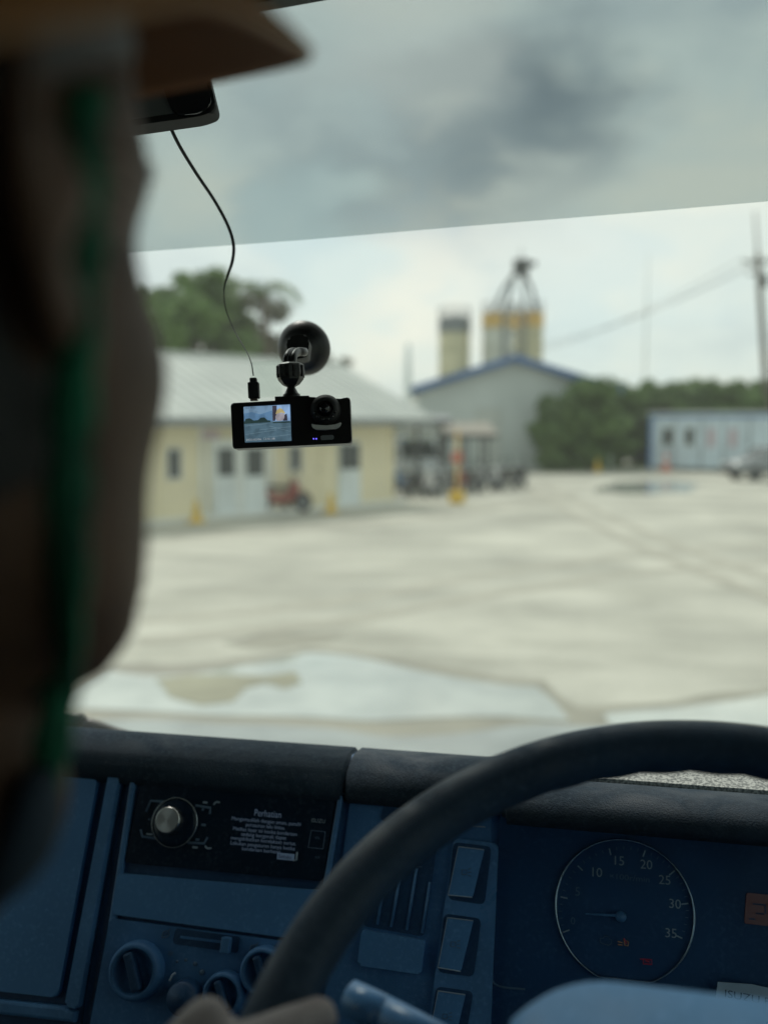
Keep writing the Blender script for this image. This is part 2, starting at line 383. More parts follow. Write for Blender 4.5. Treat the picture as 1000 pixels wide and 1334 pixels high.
mat('mud_wet', (.29, .285, .20), .7, col2=(.22, .215, .15), scale=1.5, bump=.4, bscale=10, bdist=.01)
mat('tyre_track', (.42, .405, .34), .92, col2=(.36, .345, .29), scale=2.5, detail=8, bump=.5, bscale=8, bdist=.02)
mat('wet_edge', (.27, .26, .205), .6, col2=(.20, .195, .155), scale=1.5)
mat('wet_sheen', (.34, .37, .355), .14, col2=(.24, .26, .25), scale=1.2, bump=.25, bscale=5, bdist=.01)
mat('water', (.50, .53, .49), .03, col2=(.38, .41, .38), scale=1.6, bump=.04, bscale=4, bdist=.01, spec=.9)
bm = B(); bmesh.ops.create_grid(bm, x_segments=8, y_segments=8, size=1200); tag(obj('ground', bm, 'yard'), None, kind='structure')
def gp(l): return [G(u, v) for u, v in l]
sheet('wet_ground', gp([(60, 918), (90, 868), (190, 858), (307, 858), (460, 864), (640, 873), (712, 882), (735, 905), (760, 917), (880, 912), (1010, 900), (1200, 890), (1300, 1100), (-100, 1100), (-50, 930)]), .004, 'wet_edge', jit=.35, sub=12)
sheet('puddle', gp([(60, 912), (120, 874), (190, 866), (307, 865), (460, 872), (640, 881), (703, 889), (719, 905), (732, 920), (745, 934), (640, 937), (460, 936), (325, 931), (190, 921), (100, 921)]), .010, 'water', jit=.30, sub=12)
sheet('puddle', gp([(790, 928), (870, 922), (1010, 909), (1200, 900), (1250, 945), (1010, 960), (810, 956)]), .010, 'water', jit=.25, sub=12)
sheet('puddle', gp([(-100, 985), (60, 944), (200, 944), (420, 950), (640, 955), (760, 951), (900, 965), (1200, 985), (1200, 1130), (-100, 1130)]), .010, 'wet_sheen', jit=.25, sub=12)
sheet('mud', gp([(203, 886), (245, 879), (300, 881), (345, 884), (385, 879), (394, 893), (372, 901), (345, 893), (318, 899), (303, 915), (262, 919), (222, 908)]), .016, 'mud_wet', jit=.05, sub=10)
sheet('puddle', gp([(775, 640), (800, 628), (850, 626), (905, 632), (895, 643), (830, 645)]), .010, 'water', jit=.5, sub=6)
sheet('wet_ground', gp([(300, 832), (360, 822), (450, 826), (440, 838), (350, 842)]), .004, 'wet_edge', jit=.2, sub=6)

def track(name, pts, wd, z):
    sp = [G(u, v) for u, v in pts]; L1, L2 = [], []; q = [sp[0]]
    for a_, b2, n_ in zip(sp, sp[1:], range(99)):
        for j in range(1, 13): q.append(a_.lerp(b2, j/12))
    q = [q[i]*.5+(q[max(i-5, 0)]+q[min(i+5, len(q)-1)])*.25 for i in range(len(q))]
    for i, p_ in enumerate(q):
        t = (q[min(i+1, len(q)-1)]-q[max(i-1, 0)]).normalized(); s_ = Vector((-t.y, t.x, 0))*wd*(.5+.22*mnoise.noise(p_*1.7)); L1.append(p_+s_); L2.append(p_-s_)
    bm = B(); A = [bm.verts.new((p_.x, p_.y, z)) for p_ in L1]; C_ = [bm.verts.new((p_.x, p_.y, z)) for p_ in L2]
    for i in range(len(A)-1): bm.faces.new((A[i], C_[i], C_[i+1], A[i+1]))
    for f in bm.faces:
        f.normal_update()
        if f.normal.z < 0: f.normal_flip()
    o = obj(name, bm, 'tyre_track', normals=False); o['kind'] = 'structure'
for ti, pts in enumerate(([(1250, 700), (900, 712), (650, 745), (420, 790), (150, 812)], [(1250, 722), (900, 736), (650, 772), (430, 815), (150, 838)], [(700, 628), (760, 660), (900, 720), (1150, 800)], [(680, 632), (735, 665), (865, 728), (1100, 815)], [(200, 700), (400, 690), (620, 668), (760, 640)])):
    track('tyre_track', pts, .32, .003+.003*ti)

# ================================================================== BUILDINGS
def rect_on(bm, p, ex, nrm, x0, x1, z0, z1, h0, h1, bev=0):
    c = p+ex*((x0+x1)/2)+nrm*((h0+h1)/2)+Vector((0, 0, (z0+z1)/2))
    M = Matrix((ex, nrm, Vector((0, 0, 1)))).transposed()
    box(bm, c, (x1-x0, h1-h0, z1-z0), M, bev)
def onwall(p, ex, u):                              # distance along a wall line at image column u
    r = ray(u, 600); r2 = Vector((r.x, r.y)); d = Vector((ex.x, ex.y)); q = Vector((p.x-O.x, p.y-O.y))
    den = d.x*r2.y-d.y*r2.x
    return -(q.x*r2.y-q.y*r2.x)/den
# --- office
a, b_ = G(190, 682), G(512, 655); ex = (b_-a).normalized(); nr = Vector((ex.y, -ex.x, 0)); up = Vector((0, 0, 1))
off = thing('office_building', (a+b_)/2, 'long low cream office with pale grey hipped roof across the yard', 'building')
Lr = (b_-a).length; x0 = -14.0
ez = 2.68; dp = 8.0
bm = B(); rect_on(bm, a, ex, nr, x0, Lr, 0, ez, -dp, 0); wall = obj('wall', bm, 'wall_cream', off)
ov = .95; ridge = zat(a+ex*(Lr*.6)-nr*dp/2, 466)
bm = B()
e0 = [a+ex*(x0-ov)+nr*ov, a+ex*(Lr+ov)+nr*ov, a+ex*(Lr+ov)-nr*(dp+ov), a+ex*(x0-ov)-nr*(dp+ov)]
xr = onwall(a-nr*dp/2, ex, 447)
r0, r1 = a+ex*(x0+4)-nr*dp/2+up*ridge, a+ex*xr-nr*dp/2+up*ridge
vb = [bm.verts.new(p+up*(ez-.1)) for p in e0]; vt = [bm.verts.new(p+up*(ez+.08)) for p in e0]; vr = [bm.verts.new(r0), bm.verts.new(r1)]
bm.faces.new(vb[::-1])
for i in range(4): bm.faces.new((vb[i], vb[(i+1) % 4], vt[(i+1) % 4], vt[i]))
bm.faces.new((vt[0], vt[1], vr[1], vr[0])); bm.faces.new((vt[1], vt[2], vr[1])); bm.faces.new((vt[2], vt[3], vr[0], vr[1])); bm.faces.new((vt[3], vt[0], vr[0]))
roof = obj('roof', bm, 'roof_grey', off)
bm = B(); tube(bm, [r0+up*.03, r1+up*.03], .07, 8); obj('ridge_cap', bm, 'roof_grey', roof)
bm = B(); rect_on(bm, a, ex, nr, x0-ov, Lr+ov, ez-.16, ez+.02, ov+.01, ov+.06); obj('gutter', bm, 'steel_grey', roof)
bm = B(); k = x0-ov+.4
while k < xr-.3:
    p0_, p1_ = a+ex*k+nr*ov+up*(ez+.10), a+ex*max(k, x0+4)-nr*(dp/2-.0)+up*(ridge+.02)
    tube(bm, [p0_, p1_], .022, 4); k += .45
obj('roof_ribs', bm, 'roof_grey', roof)
def W_(u): return onwall(a, ex, u)
def zw(u, v): return zat(a+ex*W_(u), v)
def window(u0, u1, v0, v1, mullion=0):
    bm = B(); X0, X1, Z0, Z1 = W_(u0), W_(u1), zw((u0+u1)/2, v1), zw((u0+u1)/2, v0)
    w = .07
    for q in ((X0-w, X0, Z0-w, Z1+w), (X1, X1+w, Z0-w, Z1+w), (X0, X1, Z1, Z1+w), (X0, X1, Z0-w, Z0)): rect_on(bm, a, ex, nr, *q, 0, .06)
    if mullion: rect_on(bm, a, ex, nr, (X0+X1)/2-.02, (X0+X1)/2+.02, Z0, Z1, 0, .05)
    f = obj('window', bm, 'frame_white', off); bm = B(); rect_on(bm, a, ex, nr, X0, X1, Z0, Z1, 0, .02); obj('pane', bm, 'window_dark', f)
window(218, 233, 586, 622); window(377, 390, 582, 612)
bm = B(); rect_on(bm, a, ex, nr, W_(271), W_(345), 0, zw(310, 572), 0, .10); pz = obj('porch_panel', bm, 'wall_white', off)
for u0, u1 in ((280, 301), (317, 339)):
    bm = B(); X0, X1 = W_(u0), W_(u1); Z1 = zw(u0, 584)
    rect_on(bm, a, ex, nr, X0-.06, X1+.06, .02, Z1+.08, .10, .15); d = obj('door', bm, 'sheet_white', off)
    bm = B(); rect_on(bm, a, ex, nr, X0, X1, zw(u0, 620), Z1, .15, .17); obj('pane', bm, 'window_dark', d)
    bm = B(); tube(bm, [a+ex*(X1-.05)+nr*.2+up*.9, a+ex*(X1-.05)+nr*.2+up*1.1], .015, 6); obj('handle', bm, 'silver', d)
bm = B(); X0, X1 = W_(441), W_(466); Z1 = zw(452, 578)
rect_on(bm, a, ex, nr, X0-.05, X1+.05, .02, Z1+.08, 0, .07); d = obj('door', bm, 'sheet_white', off)
bm = B(); rect_on(bm, a, ex, nr, X0, X1, zw(452, 611), Z1, .07, .09); obj('pane', bm, 'window_dark', d)
bm = B(); tube(bm, [a+ex*(X0+.08)+nr*.12+up*.9, a+ex*(X0+.08)+nr*.12+up*1.1], .015, 6); obj('handle', bm, 'silver', d)
for u in (208, 262, 352, 420, 510):
    bm = B(); rect_on(bm, a, ex, nr, W_(u)-.07, W_(u)+.07, 0, ez-.17, 0, .045); obj('pilaster', bm, 'wall_white' if u in (262, 352) else 'wall_cream', off)
bm = B(); rect_on(bm, a, ex, nr, x0, Lr+.3, 0, .10, 0, .35); obj('plinth', bm, 'wall_white', off)
bm = B(); rect_on(bm, a, ex, nr, W_(262), W_(285), zw(270, 572), zw(270, 560), 0.0, .05); obj('sign_board', bm, 'poster_pink', off)
OA, OEX, ONR = a, ex, nr

# --- warehouse
wc = G(668, 612); wd = (wc-O); wd.z = 0; nr2 = -wd.normalized(); nr2.rotate(Matrix.Rotation(radians(6), 3, 'Z')); ex2 = Vector((-nr2.y, nr2.x, 0)); ex2 = ex2 if ex2.dot(CR) > 0 else -ex2
wh = thing('warehouse', wc, 'light grey gabled warehouse with blue roof edge', 'building')
def on2(u): return onwall(wc, ex2, u)
XL, XR = on2(534), on2(806); zA = zat(wc, 466); zE = zat(wc+ex2*XL, 508); dp = 26
bm = B(); pr = [wc+ex2*(XL+.4), wc+ex2*(XR-.4), wc+ex2*(XR-.4)+up*(zE-.12), wc+up*(zA-.2), wc+ex2*(XL+.4)+up*(zE-.12)]
prism(bm, pr, -nr2, 0, dp); w2 = obj('wall', bm, 'corrugated_grey', wh)
bm = B(); k = XL+.4
while k < XR-.5:                                   # raised ribs of the cladding
    zt = zA-.2-(zA-zE)*abs(k)/((XR-XL)/2)-.12
    rect_on(bm, wc, ex2, nr2, k, k+.06, 0, zt, 0, .035); k += .35
obj('cladding_ribs', bm, 'corrugated_grey', w2)
for sx, XE in ((-1, XL), (1, XR)):
    bm = B(); A1, A2 = wc+up*zA, wc+ex2*XE+up*zE
    prism(bm, [A1, A2, A2+up*.12, A1+up*.12], -nr2, -.5, dp+.3); rf = obj('roof', bm, 'roof_grey', wh)
    bm = B(); prism(bm, [A1-up*.22, A2-up*.22, A2+up*.16, A1+up*.16], nr2, .5, .58); obj('fascia', bm, 'trim_blue', rf)
bm = B(); rect_on(bm, wc, ex2, nr2, on2(618), on2(652), 0, 3.4, 0.04, .09); obj('sliding_door', bm, 'roof_grey', wh)

# --- silos
def cyl(bm, p, r, z0, z1, n=28): lathe(bm, [(0.001, z0), (r, z0), (r, z1), (.001, z1)], Matrix.Translation((p.x, p.y, 0)), n)
def silo(u0, u1, vt, depth, body, band, label):
    p = at((u0+u1)/2, 550, depth); p.z = 0; r = (u1-u0)/2*depth/FPX; zt = zat(p, vt)
    s = thing('silo', p, label, 'silo', 'silos behind the warehouse')
    bm = B(); cyl(bm, p, r, 0, zt-1.1); lathe(bm, [(r, zt-1.1), (r*.95, zt-1.0)], Matrix.Translation((p.x, p.y, 0)), 28)
    for k in range(5):
        z = 2+k*(zt-3)/5; lathe(bm, [(r, z), (r+.05, z), (r+.05, z+.12), (r, z+.12)], Matrix.Translation((p.x, p.y, 0)), 28)
    obj('shell', bm, body, s)
    bm = B(); cyl(bm, p, r*1.04, zt-1.15, zt-.05); obj('band', bm, band, s)
    bm = B(); lathe(bm, [(r*1.04, zt-.05), (r*.5, zt+.2), (.001, zt+.25)], Matrix.Translation((p.x, p.y, 0)), 28)
    obj('cap', bm, 'steel_grey', s)
    bm = B()
    for k in range(14):
        an = 2*pi*k/14; q = p+Vector((cos(an)*r, sin(an)*r, 0)); tube(bm, [(q.x, q.y, zt-.05), (q.x, q.y, zt+.75)], .03, 5)
    lathe(bm, [(r, zt+.72), (r+.05, zt+.75), (r, zt+.78), (r-.03, zt+.75), (r, zt+.72)], Matrix.Translation((p.x, p.y, 0)), 28)
    obj('railing', bm, 'steel_grey', s)
    return p, zt
silo(571, 611, 414, 72, 'silo_tan', 'steel_grey', 'tan silo with grey top, standing alone left of the conveyor tower')
silo(627, 667, 408, 72, 'silo_white', 'silo_orange', 'white silo with orange top band left of the conveyor tower')
silo(668, 705, 407, 74, 'silo_tan', 'silo_orange', 'tan silo with orange top band right of the conveyor tower')
p = at(668, 550, 69); p.z = 0
tw = thing('conveyor_tower', p, 'dark steel conveyor tower rising between the orange topped silos', 'tower')
zt = zat(p, 350); zs = zat(p, 405)
for sx, sy in ((-1, -1), (1, -1), (1, 1), (-1, 1)):
    bm = B(); tube(bm, [p+CR*sx*.75+Vector((0, sy*.7, 0)), p+CR*sx*.75+Vector((0, sy*.7, zs)), p+CR*(sx*.22+.3)+Vector((0, sy*.3, zt))], .10, 6); obj('leg', bm, 'steel_grey', tw)
bm = B()
for k in range(7):
    z = 2+k*(zs-2)/6.5
    for s1 in (-1, 1): tube(bm, [p+CR*-.75*s1+up*z+Vector((0, -.7, 0)), p+CR*.75*s1+up*(z+1.0)+Vector((0, -.7, 0))], .05, 5)
    tube(bm, [p+CR*-.75+up*z+Vector((0, -.7, 0)), p+CR*.75+up*z+Vector((0, -.7, 0))], .06, 5)
obj('bracing', bm, 'steel_grey', tw)
bm = B(); box(bm, p+CR*.45+up*(zt+.1), (1.1, 1.0, 1.1), bev=.08); box(bm, p+CR*1.0+up*(zt+.35), (1.1, .5, .35), bev=.05); obj('head_box', bm, 'steel_dark', tw)
bm = B(); tube(bm, [p+CR*.45+up*(zt+.6), p+CR*.45+up*(zt+1.5)], .05, 6); obj('mast', bm, 'steel_grey', tw)
for sx in (-1, 1):
    bm = B(); tube(bm, spline([p+CR*(.3+sx*.25)+up*(zt-.2), p+CR*(.2+sx*1.1)+up*(zt-1.6), p+CR*(sx*1.6)+up*(zs-.1)], 6), .13, 8); obj('chute', bm, 'steel_dark' if sx > 0 else 'steel_grey', tw)

# faint masts
for u, vt, dpth, r, lb in ((838, 330, 120, .13, 'slender grey mast far off above the bushes'), (531, 447, 90, .42, 'short pale vent stack between office roof and warehouse')):
    p = at(u, 550, dpth); p.z = 0; bm = B(); zt = zat(p, vt)
    tube(bm, [p, p+up*zt*.7, p+up*zt], [r, r*.8, r*.5], 8)
    for k in range(6): z = zt*(.3+.11*k); tube(bm, [p+CR*-.9*r*1.4+up*z, p+CR*.9*r*1.4+up*z], .04, 5)
    tag(obj('mast' if u > 600 else 'vent_stack', bm, 'sheet_white', smooth=True), lb, 'mast')

# --- carport (two bays)
def carport(name, u0, u1, vbase, vtop, roofm, label, dp=5, slope=.25):
    a = G(u0, vbase); bq = a+ex2*((u1-u0)*(a-O).dot(CF)/FPX)
    Ln = (bq-a).length; z = zat(a, vtop); t_ = thing(name, (a+bq)/2, label, 'carport', 'carports beside the office')
    for x in (0, Ln*.5, Ln):
        for y in (0, -dp):
            bm = B(); tube(bm, [a+ex2*x+nr2*y, a+ex2*x+nr2*y+up*z], .06, 8); obj('post', bm, 'steel_dark', t_)
    bm = B(); q = [a-ex2*.4+nr2*.6+up*z, bq+ex2*.4+nr2*.6+up*z, bq+ex2*.4-nr2*(dp+.4)+up*(z+slope), a-ex2*.4-nr2*(dp+.4)+up*(z+slope)]
    prism(bm, q, up, 0, .06); obj('roof', bm, roofm, t_)
    bm = B(); rect_on(bm, a, ex2, nr2, -.4, Ln+.4, z-.14, z-.003, .5, .58); obj('beam', bm, 'steel_dark', t_)
    return a, Ln, z
a1, L1, z1 = carport('carport', 512, 574, 640, 549, 'steel_grey', 'nearer carport with dark posts against the end of the office')
carport('carport', 582, 634, 630, 567, 'roof_brown', 'lower brown roofed carport before the warehouse', 4, .5)
bm = B(); rect_on(bm, a1, ex2, nr2, .0, L1*.98, zat(a1, 569), zat(a1, 556), -.3, -.25); tag(obj('awning_sheet', bm, 'sheet_white'), 'white sheet hung under the nearer carport roof', 'awning')
for i, (u, w, mt, lb) in enumerate(((524, .35, 'cloth_blue', 'blue banner hung in the carport, leftmost of the three'), (539, .3, 'cloth_green', 'green banner hung in the carport beside the blue one'), (556, .3, 'leaf_green', 'dark green banner hung in the carport, the right hand one'))):
    p = a1+ex2*onwall(a1, ex2, u)-nr2*2.2; bm = B(); rect_on(bm, p, ex2, nr2, -w/2, w/2, .9, 2.0, 0, .03); tag(obj('banner', bm, mt), lb, 'banner', 'banners hung in the carport')

# --- site office with blue edge, right
c0 = G(845, 612); c1 = G(1000, 616); ex3 = (c1-c0).normalized(); nr3 = Vector((ex3.y, -ex3.x, 0)); c1 = c0+ex3*13; L3 = 13
so3 = thing('site_cabin', c0+ex3*3, 'long pale blue and white site cabin at the right of the yard', 'building')
z3 = zat(c0, 540)
bm = B(); rect_on(bm, c0, ex3, nr3, 0, L3, .15, z3, -3.2, 0); obj('wall', bm, 'panel_blue_white', so3)
bm = B(); rect_on(bm, c0, ex3, nr3, -.15, L3+.1, z3, z3+.16, -3.3, .15); obj('roof', bm, 'roof_grey', so3)
bm = B(); rect_on(bm, c0, ex3, nr3, -.02, .14, 0, z3, 0.001, .06); rect_on(bm, c0, ex3, nr3, -.02, L3, z3-.16, z3-.003, .001, .07); obj('edge_trim', bm, 'edge_blue', so3)
def X3(u): return onwall(c0, ex3, u)
for u0, u1, mt in ((863, 874, 'window_dark'), (892, 902, 'window_dark')):
    bm = B(); rect_on(bm, c0, ex3, nr3, X3(u0)-.06, X3(u1)+.06, 1.35, 2.35, 0, .05); f = obj('window', bm, 'frame_white', so3)
    bm = B(); rect_on(bm, c0, ex3, nr3, X3(u0), X3(u1), 1.42, 2.28, .05, .06); obj('pane', bm, mt, f)
for u0, u1 in ((920, 930), (948, 958)):
    bm = B(); rect_on(bm, c0, ex3, nr3, X3(u0), X3(u1), 1.3, 2.3, 0, .03); obj('poster', bm, 'poster_pink', so3)
for u in (877, 912, 941, 975):
    bm = B(); rect_on(bm, c0, ex3, nr3, X3(u)-.03, X3(u)+.03, .15, z3-.17, 0, .04); obj('seam_post', bm, 'steel_grey', so3)
# shed at its left
s0 = G(806, 608); sh = thing('open_shed', s0, 'dark open lean-to shed left of the blue edged cabin', 'shed')
sl = 1.7
for x in (0, sl):
    for y in (0, -3):
        bm = B(); tube(bm, [s0+ex3*x+nr3*y, s0+ex3*x+nr3*y+up*2.6], .05, 6); obj('post', bm, 'steel_dark', sh)
bm = B(); prism(bm, [s0-ex3*.2+nr3*.5+up*2.6, s0+ex3*(sl+.05)+nr3*.5+up*2.75, s0+ex3*(sl+.05)-nr3*3.3+up*2.75, s0-ex3*.2-nr3*3.3+up*2.6], up, 0, .08); obj('roof', bm, 'steel_dark', sh)
bm = B(); rect_on(bm, s0, ex3, nr3, 0, sl, 0, 2.55, -3.1, -3.02); obj('back_wall', bm, 'steel_dark', sh)

# ------------------------------------------------------------------ utility pole and wires
pb = G(1004, 606); ptop = at(983, 275, (pb-O).dot(CF)); po = thing('utility_pole', pb, 'tall utility pole with crossarm at the right edge of the yard', 'pole')
bm = B(); tube(bm, [pb, pb.lerp(ptop, .5), pb.lerp(ptop, .82), pb.lerp(ptop, .84), ptop], [.21, .19, .17, .08, .05], 12); obj('pole', bm, 'wood_pole', po, True)
q = pb.lerp(ptop, .80)
bm = B(); box(bm, q, (1.9, .12, .14), Matrix.Rotation(YAW, 3, 'Z'), .01); box(bm, q-up*.7, (1.3, .12, .12), Matrix.Rotation(YAW, 3, 'Z'), .01); obj('crossarm', bm, 'steel_dark', po)
for k in (-.85, -.4, .4, .85):
    bm = B(); lathe(bm, [(.001, 0), (.05, 0), (.08, .08), (.04, .14), (.07, .2), (.001, .26)], Matrix.Translation(q+CR*k+up*.07), 10); obj('insulator', bm, 'sheet_white', po)
bm = B(); lathe(bm, [(.001, 0), (.22, 0), (.24, .1), (.24, .6), (.001, .66)], Matrix.Translation(q+CR*.45-up*1.5), 16); obj('transformer', bm, 'steel_grey', po)
far = at(640, 470, 95)
for i, k in enumerate((-.85, .4, .85)):
    A, Bq = q+CR*k+up*.3, far+up*i*.5; pts = [A.lerp(Bq, j/24)-up*3.2*4*(j/24)*(1-j/24)*.35 for j in range(25)]
    bm = B(); tube(bm, pts, .02, 5); tag(obj('power_line', bm, 'wire'), ('lowest', 'middle', 'topmost')[i]+' of three thin wires sagging from the pole towards the silos', 'wire', 'overhead wires')

# ------------------------------------------------------------------ vegetation
def leaves(bm, c, r, n, size, sq=(1, 1, 1), rnd=random):
    for _ in range(n):
        d = Vector((rnd.gauss(0, 1), rnd.gauss(0, 1), rnd.gauss(0, 1))).normalized(); k = r*(rnd.random()**.45)
        p = Vector(c)+Vector((d.x*sq[0], d.y*sq[1], d.z*sq[2]))*k
        ax = Vector((rnd.gauss(0, 1), rnd.gauss(0, 1), rnd.gauss(0, .6))).normalized(); ay = ax.orthogonal().normalized(); ay.rotate(Matrix.Rotation(rnd.random()*6.28, 3, ax))
        s = size*(.6+.8*rnd.random())
        bm.faces.new([bm.verts.new(p+v) for v in (ax*s, ay*s*.45, -ax*s, -ay*s*.45)])
def tree(u, v_top, depth, hw, label, leafm, nclump=26, dens=210, trunk_frac=.35, name='tree', group='trees behind the office', lsize=.16):
    p = at(u, 550, depth); p.z = 0; h = zat(p, v_top)
    t_ = thing(name, p, label, 'tree', group); bm = B(); rnd = random.Random(u*7+depth)
    tube(bm, spline([p, p+Vector((.1, 0, h*.3)), p+Vector((-.1, .1, h*.62)), p+Vector((0, 0, h*.85))], 5), [.26-.2*i/15 for i in range(16)], 9)
    cl = []
    for k in range(nclump):
        an = rnd.random()*2*pi; zz = h*(trunk_frac+(1-trunk_frac)*rnd.random()*.93); env = math.sqrt(max(.05, 1-((zz/h-.62)/.42)**2))
        rad = hw*env*(.35+.65*rnd.random()); c = p+Vector((cos(an)*rad, sin(an)*rad, zz)); cl.append(c)
    for c in cl[::2]:
        s = p+up*(h*.3+.4*(c.z-h*.3)); tube(bm, spline([s, s.lerp(c, .5)+up*.2, c], 4), [.09-.075*i/8 for i in range(9)], 6)
    obj('trunk', bm, 'bark', t_, True)
    bm = B()
    for c in cl:
        leaves(bm, c, hw*(.20+.16*rnd.random()), dens, lsize, (1, 1, .8), rnd)
    obj('crown', bm, leafm, t_, normals=False)
    return t_
tree(205, 368, 46, 2.2, 'dark green tree nearest the face, left of the tallest crown', 'leaf_mid', 44, 260, .3)
tree(272, 350, 47, 2.7, 'tallest bright green tree behind the office roof', 'leaf_green', 60, 260, .3)
tree(238, 385, 44, 3.0, 'broad green tree low between the two tall crowns', 'leaf_green', 50, 260, .3)
tree(322, 380, 49, 2.7, 'sparse brownish tree right of the tallest crown', 'leaf_dry', 44, 170, .3)
tree(358, 415, 48, 2.2, 'thin olive tree behind the suction cup', 'leaf_dry', 22, 130, .3)
tree(420, 436, 50, 1.8, 'small faint tree at the right end of the office ridge', 'leaf_dry', 10, 60)
# palm
pp = at(345, 550, 45); pp.z = 0; zp = zat(pp, 384); pm = thing('palm_tree', pp, 'leaning palm with drooping fronds above the office roof', 'tree')
bm = B(); tube(bm, spline([pp, pp+Vector((.2, 0, zp*.5)), pp+Vector((0, 0, zp))], 6), [.16]*13, 9); obj('trunk', bm, 'bark', pm, True)
for k in range(13):
    an = 2*pi*k/13+.2; bm = B(); d = Vector((cos(an), sin(an), 0)); L_ = 1.7; top = pp+up*zp
    sp = spline([top, top+d*L_*.4+up*.55, top+d*L_*.8+up*.35, top+d*L_*1.05-up*.25], 6); tube(bm, sp, .02, 4)
    sd_ = d.cross(up)
    for j, s in enumerate(sp[2:]):
        for g in (-1, 1):
            e_ = s+sd_*g*.38+d*.18-up*.22; bm.faces.new([bm.verts.new(x) for x in (s, s+d*.09, e_)])
    obj('frond', bm, 'leaf_mid', pm, normals=False)
# bushes and hedge trees to the right of the warehouse
BL = [(724, 512, 49.5, 1.55, 'round dark bush against the warehouse wall'), (748, 502, 50, 1.7, 'bush second from the warehouse wall'), (772, 494, 50.3, 1.9, 'tall bush under the end of the blue roof edge'),
      (800, 500, 57, 2.0, 'bushy tree left of the dark shed'), (832, 498, 60, 2.1, 'bushy tree standing right behind the dark shed'), (865, 497, 58, 2.1, 'green tree over the left end of the cabin roof'),
      (900, 489, 58, 2.3, 'tallest green crown over the cabin windows'), (938, 496, 58, 2.2, 'green tree over the middle of the cabin roof'), (972, 488, 60, 2.1, 'green tree above the parked silver car'), (1012, 478, 60, 2.4, 'green tree at the right edge beside the pole'),
      (762, 535, 50.8, 1.7, 'low leafy bush in front of the hedge, left of the yellow cone'), (790, 540, 52, 1.5, 'low leafy bush in front of the hedge beside the yellow cone'), (718, 545, 49, 1.2, 'low leafy bush at the warehouse corner')]
for i, (u, v, dpt, hw, lb) in enumerate(BL):
    tree(u, v, dpt, hw, lb, 'leaf_bush' if i % 3 else 'leaf_mid', 44, 230, .04, 'bush', 'bushes right of the warehouse')
# far wood along the horizon
bm = B(); rnd = random.Random(3)
for k in range(170):
    u = -500+k*12; p = at(u, 550, 150+rnd.random()*20); p.z = rnd.random()*4.0+.8; leaves(bm, p, 2.6, 60, .55, (1, 1, .8), rnd)
tag(obj('far_wood', bm, 'leaf_bush', normals=False), 'low green wood along the horizon beyond the yard', 'woodland', kind='stuff')
bm = B(); rnd = random.Random(5)
for k in range(2600):
    g = G(695+rnd.random()*150, 607.5+rnd.random()*3); s = .10+.12*rnd.random()
    d = Vector((rnd.gauss(0, 1), rnd.gauss(0, 1), 0)).normalized()*.03; bm.faces.new([bm.verts.new(x) for x in (g-d, g+d, g+up*s+Vector((rnd.gauss(0, .04), 0, 0)))])
tag(obj('grass_strip', bm, 'leaf_green', normals=False), 'strip of short grass along the foot of the bushes', 'grass', kind='stuff')

# ------------------------------------------------------------------ vehicles
def wheel(t_, x, y, z, r, w, name='wheel', axis='Y'):
    M = Matrix.Translation((x, y, z)) @ Matrix.Rotation(pi/2, 4, 'X')
    bm = B(); lathe(bm, [(r*.62, -w/2), (r*.94, -w/2), (r, -w*.3), (r, w*.3), (r*.94, w/2), (r*.62, w/2)], M, 24); wo = obj(name, bm, 'tyre', t_, True)
    bm = B(); lathe(bm, [(.001, -w*.1), (r*.2, -w*.3), (r*.25, -w*.1), (r*.58, -w*.15), (r*.62, -w*.42), (r*.62, w*.42), (r*.55, w*.1), (.001, w*.15)], M, 20); obj('rim', bm, 'steel_grey', wo, True)
    return wo
def bike(col, label, group):
    t_ = thing('motorbike', (0, 0, 0), label, 'motorbike', group)
    wheel(t_, -.62, 0, .29, .29, .09); wheel(t_, .62, 0, .29, .29, .08)
    bm = B(); box(bm, (-.05, 0, .42), (.62, .22, .24), bev=.06); tube(bm, spline([(-.35, 0, .50), (-.6, 0, .66), (-.78, 0, .72)], 4), [.10, .11, .11, .12, .12, .11, .10, .08, .05], 10)
    tube(bm, spline([(.18, 0, .40), (.34, 0, .62), (.40, 0, .92)], 4), [.13, .14, .15, .15, .15, .15, .14, .13, .10], 10); obj('body', bm, col, t_, True)
    bm = B(); box(bm, (-.30, 0, .76), (.68, .22, .09), bev=.035); obj('seat', bm, 'tyre', t_, True)
    bm = B(); tube(bm, [(.62, .07, .29), (.42, .07, .82)], .022, 6); tube(bm, [(.62, -.07, .29), (.42, -.07, .82)], .022, 6); obj('fork', bm, 'steel_grey', t_)
    bm = B(); tube(bm, spline([(.30, -.34, 1.0), (.40, -.15, .98), (.40, .15, .98), (.30, .34, 1.0)], 4), .018, 6); h_ = obj('handlebar', bm, 'steel_dark', t_)
    for s in (-1, 1): bm = B(); tube(bm, [(.36, s*.22, .99), (.40, s*.30, 1.16)], .01, 5); box(bm, (.41, s*.31, 1.2), (.02, .12, .08), bev=.008); obj('mirror', bm, 'steel_dark', h_)
    bm = B(); lathe(bm, [(.001, .05), (.06, .04), (.08, 0), (.06, -.06), (.001, -.07)], Matrix.Translation((.50, 0, .90)) @ Matrix.Rotation(pi/2, 4, 'Y'), 14); obj('headlight', bm, 'sheet_white', t_, True)
    bm = B(); tube(bm, [(-.75, .13, .36), (-.1, .13, .26)], .04, 8); obj('exhaust', bm, 'steel_grey', t_, True)
    bm = B(); tube(bm, spline([(.42, 0, .50), (.62, 0, .62), (.85, 0, .46)], 4), .05, 8, flat=.4); obj('mudguard', bm, col, t_, True)
    return t_
